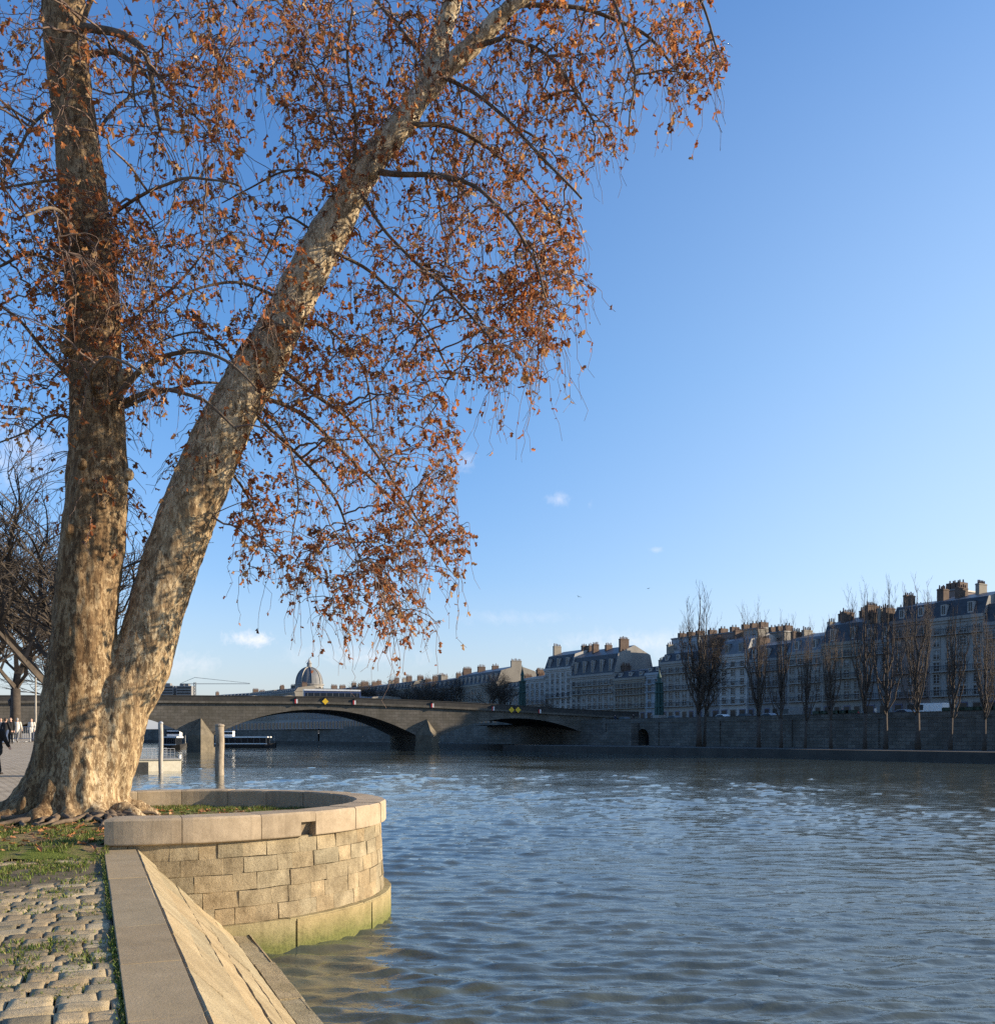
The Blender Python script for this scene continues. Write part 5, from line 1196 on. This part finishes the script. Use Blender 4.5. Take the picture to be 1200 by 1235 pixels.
# trees beyond the bridge
ft = [(452, 385, 822, 'b0', 'bare tree before the leftmost distant house'), (478, 365, 820, 'b1', 'bare tree before the second distant house'), (508, 345, 821, 'b0', 'bare tree before the rosy distant house'), (533, 325, 816, 'b1', 'bare tree before the dark roofed distant house'), (592, 268, 806, 'b0', 'tan rounded bare tree beside the slate roofed mansion'), (605, 262, 812, 'b1', 'smaller bare tree right of the tan rounded one'), (425, 400, 826, 'b1', 'bare tree between the dome and the distant row'), (440, 392, 818, 'b0', 'leftmost bare tree of the brown clump beyond the bridge'), (466, 376, 817, 'b1', 'rounded bare tree between the first two distant houses'), (492, 356, 816, 'b0', 'bare tree in the middle of the brown clump beyond the bridge'), (520, 336, 815, 'b1', 'bare tree at the right of the brown clump beyond the bridge'), (548, 312, 812, 'b0', 'bare tree at the left corner of the slate roofed mansion'), (664, 236, 842, 'b1', 'low bare tree before the narrow pale house')]
for x, Z, yt, k, lab in ft:
    p = at(x, HY, Z); h = EYE + (HY-yt)/FPX*Z - 6.0; put_tree('bare_tree', lab, (p.x, p.y, 6.0), k, h, 14, 'bare trees beyond the bridge')
# ------------------------------------------------------------------ lamp columns on the far side
def lamp_column(x, n, ytop, label, w):
    s = bank_s(x, n); Z = bank_Z(x, n); H = EYE + (HY-ytop)/FPX*Z - RD; t = thing('lamp_column', label, 'lamp post', tuple(bank(s, n, RD)), RANG, 'tall green bronze lamp columns')
    mb = MB(); mb.box(-w*.7, w*.7, -w*.7, w*.7, 0, 1.6); mb.build('pedestal', M['cream'], t)
    mb = MB(); h1 = H*.72
    for k in range(8):
        a = 2*math.pi*k/8; mb.tube([(math.cos(a)*w*.5, math.sin(a)*w*.5, 1.6), (math.cos(a)*w*.42, math.sin(a)*w*.42, h1)], [w*.16, w*.12], 6)
    mb.tube([(0, 0, 1.6), (0, 0, h1)], [w*.46, w*.38], 12); mb.build('shaft', M['teal'], t)
    for k, z in enumerate((h1*.4, h1*.75, h1)):
        mb = MB(); mb.lathe((0, 0, z), [(w*.62, 0), (w*.66, .12), (w*.6, .3)], 14); mb.build('collar', M['teal'], t)
    mb = MB(); mb.lathe((0, 0, h1), [(w*.3, .3), (w*.26, H*.1), (w*.36, H*.105), (w*.12, H*.2), (.03, H*.28)], 10); mb.build('lantern', M['teal'], t)
lamp_column(630, 141, 802, 'slender teal bronze lamp column with spire at the end of the bridge', 1.6)
lamp_column(795, 133, 806, 'wide teal bronze lamp column by the archway in the embankment wall', 1.5)
# ------------------------------------------------------------------ vehicles
def vehicle(name, label, cat, pos, rz, kind, body, grp):
    t = thing(name, label, cat, tuple(pos), rz, grp)
    if kind == 'car': L, Wd, H, prof = 4.2, 1.75, 1.45, [(-2.1, .35), (-2.1, .75), (-1.95, .92), (-.95, .98), (-.35, 1.42), (.95, 1.45), (1.65, 1.0), (2.08, .95), (2.1, .35)]; gl = [(-.88, 1.0), (-.32, 1.36), (.92, 1.39), (1.55, 1.0)]
    elif kind == 'van': L, Wd, H, prof = 5.2, 1.95, 2.3, [(-2.6, .35), (-2.6, 1.0), (-2.3, 1.2), (-1.75, 2.15), (-1.45, 2.3), (2.55, 2.3), (2.6, 2.2), (2.6, .35)]; gl = [(-2.2, 1.25), (-1.7, 2.1), (-.6, 2.1), (-.6, 1.25)]
    else: L, Wd, H, prof = 12, 2.5, 3.0, [(-6, .35), (-6, 2.7), (-5.8, 3.0), (5.9, 3.0), (6, 2.8), (6, .35)]; gl = [(-5.7, 1.2), (-5.7, 2.3), (5.7, 2.3), (5.7, 1.2)]
    mb = MB(); n = len(prof); a = [(x, -Wd/2, z) for x, z in prof]; b = [(x, Wd/2, z) for x, z in prof]
    tp = lambda P, s: [(x, y*(1-.14*max(0, (z-.95))/max(.5, H-.95)) , z) for x, y, z in P]
    a, b = tp(a, 1), tp(b, 1); mb.poly(a); mb.poly(b[::-1])
    for k in range(n): k2 = (k+1) % n; mb.quad(a[k2], a[k], b[k], b[k2])
    mb.build('body', M[body], t)
    for sgn in (-1, 1):
        mb = MB(); P = [(x, sgn*(Wd/2*(1-.14*max(0, (z-.95))/max(.5, H-.95))+.012), z) for x, z in gl]; mb.poly(P if sgn < 0 else P[::-1]); mb.build('side_window', M['glass'], t)
    if kind == 'bus':
        for i in range(9):
            x = -5.2+i*1.3; mb = MB(); mb.box(x-.06, x+.06, -1.205, -1.17, 1.2, 2.3); mb.build('pillar', M['grey_paint'], t)
        mb = MB(); mb.box(-3.5, 2.5, -.8, .8, 3.063, 3.25); mb.build('roof_unit', M['grey_paint'], t); mb = MB(); mb.box(-5.95, 5.95, -1.22, 1.22, 2.75, 3.06); mb.build('roof', M['white_paint'], t)
        mb = MB(); mb.box(-6.0, 6.0, -1.26, -1.253, .35, 1.05); mb.build('skirt', M['blue_paint'], t)
    mb = MB()
    if kind == 'car': mb.quad((-.98, -.72, 1.02), (-.98, .72, 1.02), (-.42, .66, 1.40), (-.42, -.66, 1.40))
    elif kind == 'van': mb.quad((-2.31, -.85, 1.25), (-2.31, .85, 1.25), (-1.80, .75, 2.12), (-1.80, -.75, 2.12))
    else: mb.quad((-6.02, -1.1, 1.1), (-6.02, 1.1, 1.1), (-6.02, 1.0, 2.6), (-6.02, -1.0, 2.6))
    mb.build('windscreen', M['glass'], t)
    wr = .32 if kind == 'car' else (.36 if kind == 'van' else .5)
    for x in (-L*.31, L*.31):
        for y in (-Wd/2+.1, Wd/2-.1):
            mb = MB(); mb.tube([(x, y-.11, wr), (x, y+.11, wr)], [wr, wr], 14); w = mb.build('wheel', M['rubber'], t); m2 = MB(); m2.tube([(x, y-.12, wr), (x, y+.12, wr)], [wr*.6, wr*.6], 10); m2.build('rim', M['steel'], w)
    for y in (-Wd/2+.3, Wd/2-.3):
        mb = MB(); mb.box(-L/2-.02, -L/2+.05, y-.18, y+.18, .62, .78); mb.build('headlight', M['white_paint'], t)
    return t
cars = [(688, 'van', 'white_paint', 'white van parked by the end of the bridge below the tall mansard block'), (726, 'car', 'silver_paint', 'silver car above the stair in the embankment wall'), (752, 'car', 'black_paint', 'black car just left of the archway in the embankment wall'), (812, 'car', 'grey_paint', 'grey car above the wall left of the largest poplar'), (870, 'car', 'white_paint', 'white car on the road right of the largest poplar'), (897, 'car', 'black_paint', 'black car next to the white car right of the largest poplar'), (926, 'car', 'silver_paint', 'silver car on the road between the slim poplars'), (958, 'van', 'grey_paint', 'grey van on the road left of the shorter poplar'), (1024, 'car', 'red_paint', 'dark red car between the bookstalls and the close pair of poplars'), (1088, 'car', 'silver_paint', 'silver car between the two tall right hand poplars'), (1122, 'van', 'white_paint', 'white van on the road right of the tallest looking poplar')]
for x, kd, bd, lab in cars:
    n = 134; vehicle('parked_car' if kd == 'car' else 'parked_van', lab, 'car' if kd == 'car' else 'van', bank(bank_s(x, n), n, RD+.004), RANG, kd, bd, 'vehicles along the far embankment')
u = bridge_u(393); vehicle('city_bus', 'long white roofed bus crossing the bridge below the dome', 'bus', on_bridge(u+2, 6, corn(u)+.05), BANG, 'bus', 'darkblue_paint', None)
u = bridge_u(668); vehicle('bridge_car', 'dark blue car crossing the right end of the bridge', 'car', on_bridge(u, 5, corn(u)+.05), BANG, 'car', 'darkblue_paint', None)
# bookstall boxes on the wall
bx = MB(); bx.box(-1, 1, -.35, .35, 0, .42, 0); bx.box(-1.05, 1.05, -.40, -.36, .05, .40, 0)
BOXM = bx.mesh('case', M['boxgreen']); lidm = MB(); lidm.box(-1.04, 1.04, -.38, .38, .425, .50); lidm = lidm.mesh('lid', M['boxgreen'])
k = 0
for x0, x1, n in ((984, 1030, 6), (1143, 1199, 11)):
    s0, s1 = bank_s(x0, 128.2), bank_s(x1, 128.2)
    for i in range(n):
        s = lerp(s0, s1, (i+.5)/n); t = thing('bookstall_box', 'closed dark green bookseller box in the short row left of the dark red car' if n == 6 else 'closed dark green bookseller box in the long row at the right edge', 'bookstall', tuple(bank(s, 128.25, WT+.004)), RANG, 'green bookseller boxes left of the dark red car' if n == 6 else 'green bookseller boxes at the right edge')
        link('case', BOXM, t); link('lid', lidm, t)
# ------------------------------------------------------------------ river craft and piles
def pile(x, ybase, ytop, w, mat, label, grp=None):
    Z = EYE*FPX/(ybase-HY); p = at(x, HY, Z); H = EYE + (HY-ytop)/FPX*Z; r = w/2/FPX*Z
    t = thing('mooring_pile', label, 'mooring post', (p.x, p.y, 0), 0, grp); mb = MB(); pts = [(.02*math.sin(i*1.3), .02*math.cos(i), -1.5+(H+1.5)*i/8) for i in range(9)]
    mb.tube(pts, [r*(1.03-.05*i/8) for i in range(9)], 16); mb.build('post', M[mat], t, True)
    mb = MB(); mb.lathe((0, 0, H), [(r*1.06, -.02), (r*1.1, .06), (r*.9, .14), (r*.2, .2)], 16); mb.build('cap', M['steel' if mat == 'pile' else 'wood'], t)
    return t
pile(265, 936, 876, 10.5, 'wood', 'thick weathered mooring post standing alone in the river before the bridge pier')
def pontoon():
    Z = EYE*FPX/(930-HY); a = at(219, HY, Z); a.z = 0
    dirn = Q; rz = math.atan2(-Q.y, -Q.x)      # local x along the bank towards the viewer
    # the landing stage lies along the quay: its near end faces the camera
    t = thing('landing_stage', 'low floating landing stage with cream hull and grey railings moored at the left bank', 'pontoon', tuple(a), .5)
    mb = MB(); Lx = 9.5; D = 4.2
    mb.hexa([(-Lx, 0, -.3), (-.05, 0, -.3), (-.05, D, -.3), (-Lx, D, -.3), (-Lx, 0, 1.0), (0, 0, 1.0), (0, D, 1.0), (-Lx, D, 1.0)]); mb.build('hull', M['cream_paint'], t)
    mb = MB(); mb.box(-Lx, -2.9, -.05, -.003, -.25, .85); mb.build('fender_strip', M['hull'], t)
    mb = MB(); mb.box(.004, .14, .4, 3.9, -.1, .9); mb.build('end_fender', M['hull'], t)
    mb = MB(); mb.box(-Lx-.1, .12, -.12, D+.1, 1.003, 1.14); mb.build('deck', M['deck'], t)
    for (x0, x1, y) in ((-Lx, -2.3, .1), (-1.75, -.6, .1), (-Lx, -.6, D-.15)):
        mb = MB(); n = max(3, int((x1-x0)/.32))
        for z in (2.05,): mb.tube([(x0, y, z), (x1, y, z)], [.03, .03], 6)
        for z in (1.35, 1.6, 1.83): mb.tube([(x0, y, z), (x1, y, z)], [.018, .018], 5)
        for i in range(n+1): x = lerp(x0, x1, i/n); mb.tube([(x, y, 1.14), (x, y, 2.05)], [.022, .022], 5)
        mb.build('railing', M['steel'], t)
    mb = MB(); mb.tube([(-.12, .25, 1.14), (-.12, .25, 1.42), (-.12, .25, 1.5)], [.14, .14, .2], 10); mb.build('bollard', M['white_paint'], t)
    mb = MB(); mb.box(-5.9, -5.75, .03, .9, 1.15, 2.3); mb.build('notice_board', M['red_paint'], t)
    mb = MB(); mb.box(-5.1, -4.35, .25, .8, 1.145, 2.0); mb.box(-5.15, -4.3, .2, .85, 2.003, 2.1); mb.build('ticket_post', M['cloth_olive'], t)
    return a
pa = pontoon()
pile(194, 932.5, 873, 5.2, 'pile', 'white mooring pile in front of the landing stage', 'white piles of the landing stage')
pile(166, 925, 875, 4.6, 'pile', 'white mooring pile behind the landing stage, partly hidden by the plane trunk', 'white piles of the landing stage')
pile(157, 925, 872, 4, 'pile', 'white mooring pile hard against the edge of the plane trunk', 'white piles of the landing stage')
def tour_boat(x0, x1, Z, label):
    b = at(x1, HY, Z); b.z = 0; L = (x1-x0)/FPX*Z; t = thing('tour_boat', label, 'boat', tuple(b), 0)
    mb = MB(); n = 8; hw = 2.6
    sec = [(-L, .9), (-L+.8, 1), (-L*.5, 1), (-2.6, .95), (-1.2, .75), (0, .12)]
    for (xa, wa), (xb, wb) in zip(sec[:-1], sec[1:]):
        za, zb = 1.0+.5*(1-wa), 1.0+.5*(1-wb)
        for s in (-1, 1):
            q = [(xa, s*hw*wa*.85, -.3), (xb, s*hw*wb*.85, -.3), (xb, s*hw*wb, zb), (xa, s*hw*wa, za)]; mb.quad(*(q if s < 0 else q[::-1]))
        mb.quad((xa, -hw*wa, za), (xb, -hw*wb, zb), (xb, hw*wb, zb), (xa, hw*wa, za))
    mb.quad((-L, hw*.9*.85, -.3), (-L, -hw*.9*.85, -.3), (-L, -hw*.9, 1.05), (-L, hw*.9, 1.05)); mb.build('hull', M['black_paint'], t)
    mb = MB(); mb.box(-L+.5, -2.2, -2.2, 2.2, 1.06, 2.75); mb.build('saloon_glass', M['glass'], t)
    mb = MB()
    for i in range(9): x = lerp(-L+.5, -2.25, i/8); mb.box(x-.05, x+.05, -2.26, -2.205, 1.06, 2.75); mb.box(x-.05, x+.05, 2.205, 2.26, 1.06, 2.75)
    mb.build('mullion', M['grey_paint'], t)
    mb = MB(); mb.box(-L+.2, -1.8, -2.5, 2.5, 2.753, 3.1); mb.build('canopy', M['white_paint'], t)
    mb = MB(); mb.box(-L, -1.9, -2.63, -2.60, 1.0, 1.25); mb.build('rubbing_strake', M['white_paint'], t)
    mb = MB(); mb.box(-L+1.5, -L+4.5, -1.2, 1.2, 3.11, 4.6); mb.build('wheelhouse', M['white_paint'], t)
    mb = MB(); mb.box(-L+1.4, -L+4.6, -1.23, -1.203, 3.7, 4.3); mb.build('wheelhouse_window', M['glass'], t)
    mb = MB(); mb.tube([(-.5, 0, 1.3), (-.5, 0, 3.4)], [.05, .04], 6); mb.build('bow_staff', M['steel'], t)
tour_boat(262, 333, 262, 'black hulled tour boat with flat white canopy passing under the middle arch')
tour_boat(196, 226, 235, 'small white topped boat half hidden under the left arch')
# ------------------------------------------------------------------ left promenade furniture
def lamp_post(x, Z, ytop, label, mat):
    p = at(x, HY, Z); z = ground_z(Z); H = EYE+(HY-ytop)/FPX*Z - z; t = thing('street_lamp', label, 'street lamp', (p.x, p.y, z), 0, 'lamp posts on the left promenade')
    mb = MB(); mb.lathe((0, 0, 0), [(.16, 0), (.16, .5), (.1, .6), (.075, 1.0), (.06, H-.9), (.09, H-.85), (.05, H-.75)], 10); mb.build('post', M[mat], t, True)
    mb = MB(); mb.lathe((0, 0, H-.75), [(.1, 0), (.2, .1), (.26, .5), (.2, .55), (.06, .72), (.02, .8)], 8); mb.build('lantern', M['iron'], t)
lamp_post(43, 72, 800, 'tall pale lamp post just left of the plane trunk', 'pile')
lamp_post(13, 84, 842, 'short dark lamp post behind the walkers at far left', 'iron')
def barrier(x, Z, label):
    p = at(x, HY, Z); z = ground_z(Z); t = thing('crowd_barrier', label, 'barrier', (p.x, p.y, z), math.radians(-8), 'steel barriers on the left promenade')
    mb = MB(); w = 1.1
    for s in (-w, w): mb.tube([(s, 0, 0), (s, 0, 1.1)], [.025, .025], 6)
    mb.tube([(-w, 0, 1.1), (w, 0, 1.1)], [.025, .025], 6); mb.tube([(-w, 0, .25), (w, 0, .25)], [.02, .02], 6); mb.build('frame', M['steel'], t)
    mb = MB()
    for i in range(1, 14): x2 = lerp(-w, w, i/14); mb.tube([(x2, 0, .25), (x2, 0, 1.1)], [.01, .01], 4)
    mb.build('bar', M['steel'], t)
    for s in (-w*.8, w*.8):
        mb = MB(); mb.box(s-.03, s+.03, -.3, .3, 0, .04); mb.build('foot', M['steel'], t)
barrier(20, 70, 'steel crowd barrier, left of the two beside the walkers'); barrier(33, 69, 'steel crowd barrier, right of the two, next to the pale lamp post')
# ------------------------------------------------------------------ people
def limb(mb, pts, rad):
    for (a, b), (ra, rb) in zip(zip(pts[:-1], pts[1:]), zip(rad[:-1], rad[1:])): mb.capsule(a, b, ra, rb, 12)
def hand(mb, w, d, side, curl=.5):
    """palm, four bent fingers of unequal length and a thumb, hanging from the wrist w along d"""
    d = Vector(d).normalized(); s = Vector((0, -1, 0)); s = (s - d*s.dot(d)).normalized(); nrm = d.cross(s)*side     # s: towards the thumb (forward)
    mb.capsule(w, Vector(w)+d*.03, .024, .028, 10)
    for k in range(3): mb.capsule(Vector(w)+d*.02+s*(.024-.024*k), Vector(w)+d*.085+s*(.028-.026*k), .017, .017, 8)
    for k, L in enumerate((.072, .080, .074, .058)):
        b = Vector(w)+d*.088+s*(.032-.021*k); m = b + (d*.85+nrm*-.25*curl)*L*.5; e = m + (d*.6 - nrm*.8*curl)*L*.5; mb.capsule(b, m, .0098, .009, 8); mb.capsule(m, e, .009, .0078, 8)
    b = Vector(w)+d*.03+s*.03; m = b + (d*.6+s*.7)*.035; e = m + (d*.95+s*.1)*.03; mb.capsule(b, m, .0125, .0115, 8); mb.capsule(m, e, .011, .009, 8)
def person_meshes(stride, arm):
    """one figure facing -Y: body (skin), coat, trousers, shoes, hair"""
    hip = Vector((0, 0, .93)); out = {}; body = MB(); coat = MB(); trs = MB(); shoe = MB(); hair = MB()
    for s in (-1, 1):
        sw = s*stride; H = Vector((s*.095, 0, .92)); K = H + Vector((s*.01, -math.sin(sw)*.44 - .03, -math.cos(sw)*.44)); b2 = sw-(.35*max(0, -sw)*2.2 if stride else 0)
        A = K + Vector((0, -math.sin(b2*.6)*.42 + .02 + (.10 if sw < 0 else 0), -math.cos(b2*.6)*.40)); A.z = max(A.z, .08)
        limb(body, [H, K, A], [.088, .055, .040]); limb(trs, [H, K, A+Vector((0, 0, .03))], [.105, .075, .062])
        shoe.capsule(A+Vector((0, .03, -.045)), A+Vector((s*.015, -.15, -.052)), .042, .036, 10); shoe.capsule(A+Vector((0, .02, -.02)), A+Vector((0, .0, -.0)), .045, .042, 10)
        S = Vector((s*.185, .01, 1.42)); aw = -sw*arm; E = S + Vector((s*.05, -math.sin(aw)*.28+.02, -math.cos(aw)*.29)); Wr = E + Vector((-s*.01, -math.sin(aw+.30)*.25, -math.cos(aw+.30)*.25))
        limb(body, [S, E, Wr], [.055, .042, .030]); hand(body, Wr, Wr-E, s); limb(coat, [S, E, lerp(E, Wr, .96)], [.078, .062, .052])
    limb(body, [(0, 0, .93), (0, .005, 1.12), (0, .0, 1.32), (0, .01, 1.44)], [.135, .125, .14, .10]); limb(body, [(0, .012, 1.44), (0, .0, 1.56)], [.058, .052])
    for s in (-1, 1): limb(body, [(0, .01, 1.40), (s*.16, .01, 1.42)], [.085, .06]); limb(coat, [(0, .01, 1.38), (s*.16, .01, 1.41)], [.105, .08])
    limb(coat, [(0, 0, .78), (0, .0, .95), (0, .0, 1.15), (0, .0, 1.34), (0, .01, 1.46)], [.175, .168, .155, .165, .085])
    limb(trs, [(-.06, 0, .93), (.06, 0, .93)], [.12, .12])
    body.ell((0, -.012, 1.645), (.073, .092, .112)); body.ell((0, -.04, 1.585), (.052, .058, .05)); body.capsule((0, -.095, 1.655), (0, -.118, 1.625), .010, .015, 8)
    for s in (-1, 1): body.ell((s*.076, .005, 1.64), (.012, .022, .032)); body.ell((s*.03, -.088, 1.672), (.018, .012, .008))
    body.capsule((-.02, -.098, 1.592), (.02, -.098, 1.592), .009, .009, 8)
    hair.ell((0, .012, 1.675), (.083, .096, .098)); hair.ell((0, .045, 1.62), (.075, .065, .09))
    out['body'] = remesh(body, M['skin'], .0085, 3)
    co = get_co(out['body']); me = out['body']; me.materials.append(M['hair']); me.materials.append(M['red_paint'])
    mi = np.zeros(len(me.polygons), np.int32)
    for i, p in enumerate(me.polygons):
        c = p.center
        if c.y < -.07 and abs(abs(c.x)-.031) < .012 and abs(c.z-1.652) < .007: mi[i] = 1
    me.polygons.foreach_set('material_index', mi)
    out['coat'] = (coat, .02); out['trousers'] = (trs, .02); out['shoe'] = (shoe, .012); out['hair'] = (hair, .012); return out
PM = {}
for key, st, ar in (('stand', .04, .6), ('walk', .42, .9)):
    q = person_meshes(st, ar); PM[key] = {k: (v if k == 'body' else remesh(v[0], M['cloth_grey'], v[1], 3)) for k, v in q.items()}
def person(label, loc, rz, key, coat, trs, hair='hair', h=1.72, grp=None, wide=1.0):
    t = thing('person', label, 'person', loc, rz, grp); s = h/1.755
    for nm, mt in (('body', None), ('coat', coat), ('trousers', trs), ('shoe', 'shoe'), ('hair', hair)):
        me = PM[key][nm]
        if mt: me = me.copy(); me.materials.clear(); me.materials.append(M[mt])
        o = link('shoes' if nm == 'shoe' else nm, me, t); o.scale = (s*wide, s*wide, s)
        if nm == 'body': pass
    return t
def walker(x, Z, rz, key, coat, trs, label, **kw):
    p = at(x, HY, Z); z = ground_z(Z); return person(label, (p.x, p.y, z-.004), math.radians(rz), key, coat, trs, grp=kw.pop('grp', 'people on the left promenade'), **kw)
walker(7, 60, 170, 'walk', 'cloth_black', 'denim', 'walker in a black coat at the left of the promenade group')
walker(13, 63, 10, 'stand', 'cloth_black', 'cloth_black', 'person in black standing under the short dark lamp post')
walker(1, 66, 20, 'stand', 'cloth_grey', 'cloth_navy', 'person in a grey coat at the very left of the promenade group')
walker(21, 66, 190, 'walk', 'cloth_cream', 'cloth_grey', 'walker in a cream coat by the left steel barrier', hair='hair_grey')
walker(38, 70, 5, 'stand', 'cloth_cream', 'cloth_navy', 'person in a pale coat beside the tall pale lamp post')
walker(-5, 30, 172, 'walk', 'cloth_black', 'cloth_black', 'nearest walker in a black coat cut by the left edge of the photograph', h=1.76, wide=1.12, grp=None)
for x, n, c, key, lab in ((742, 130, 'cloth_navy', 'stand', 'person in navy on the far pavement above the stair'), (764, 130, 'cloth_black', 'walk', 'walker in black on the far pavement above the archway'), (786, 130, 'cloth_grey', 'walk', 'walker in grey on the far pavement right of the archway'), (1056, 130, 'cloth_cream', 'walk', 'walker in cream on the far pavement between the close pair of poplars'), (1016, 130, 'cloth_navy', 'walk', 'walker in navy on the far pavement near the green boxes')):
    person(lab, tuple(bank(bank_s(x, n), n, RD+.131)), RANG+1.3, key, c, 'denim', grp='people on the far pavement')
# ------------------------------------------------------------------ two gulls
def gull(x, y, Z, label, bank_a):
    p = at(x, y, Z); t = thing('gull', label, 'bird', tuple(p), .6, 'two birds over the river'); t.scale = (.6, .6, .6); mb = MB()
    mb.tube([(0, -.24, 0), (0, -.18, .02), (0, -.05, .03), (0, .1, .02), (0, .24, 0)], [.015, .045, .06, .045, .01], 8); o = mb.build('body', M['grey_paint'], t, True); o.rotation_euler = (0, bank_a, 0)
    for s in (-1, 1):
        m2 = MB(); m2.poly([(s*.03, -.08, .03), (s*.35, -.12, .14), (s*.36, .02, .13), (s*.03, .08, .03)][::s]); m2.poly([(s*.35, -.12, .14), (s*.68, .06, .05), (s*.36, .02, .13)][::s]); w = m2.build('wing', M['grey_paint'], t); w.rotation_euler = (0, bank_a, 0)
gull(698, 720, 110, 'left of two tiny birds above the mansard block', .2); gull(782, 710, 110, 'right of two tiny birds, left of the largest poplar top', -.3)
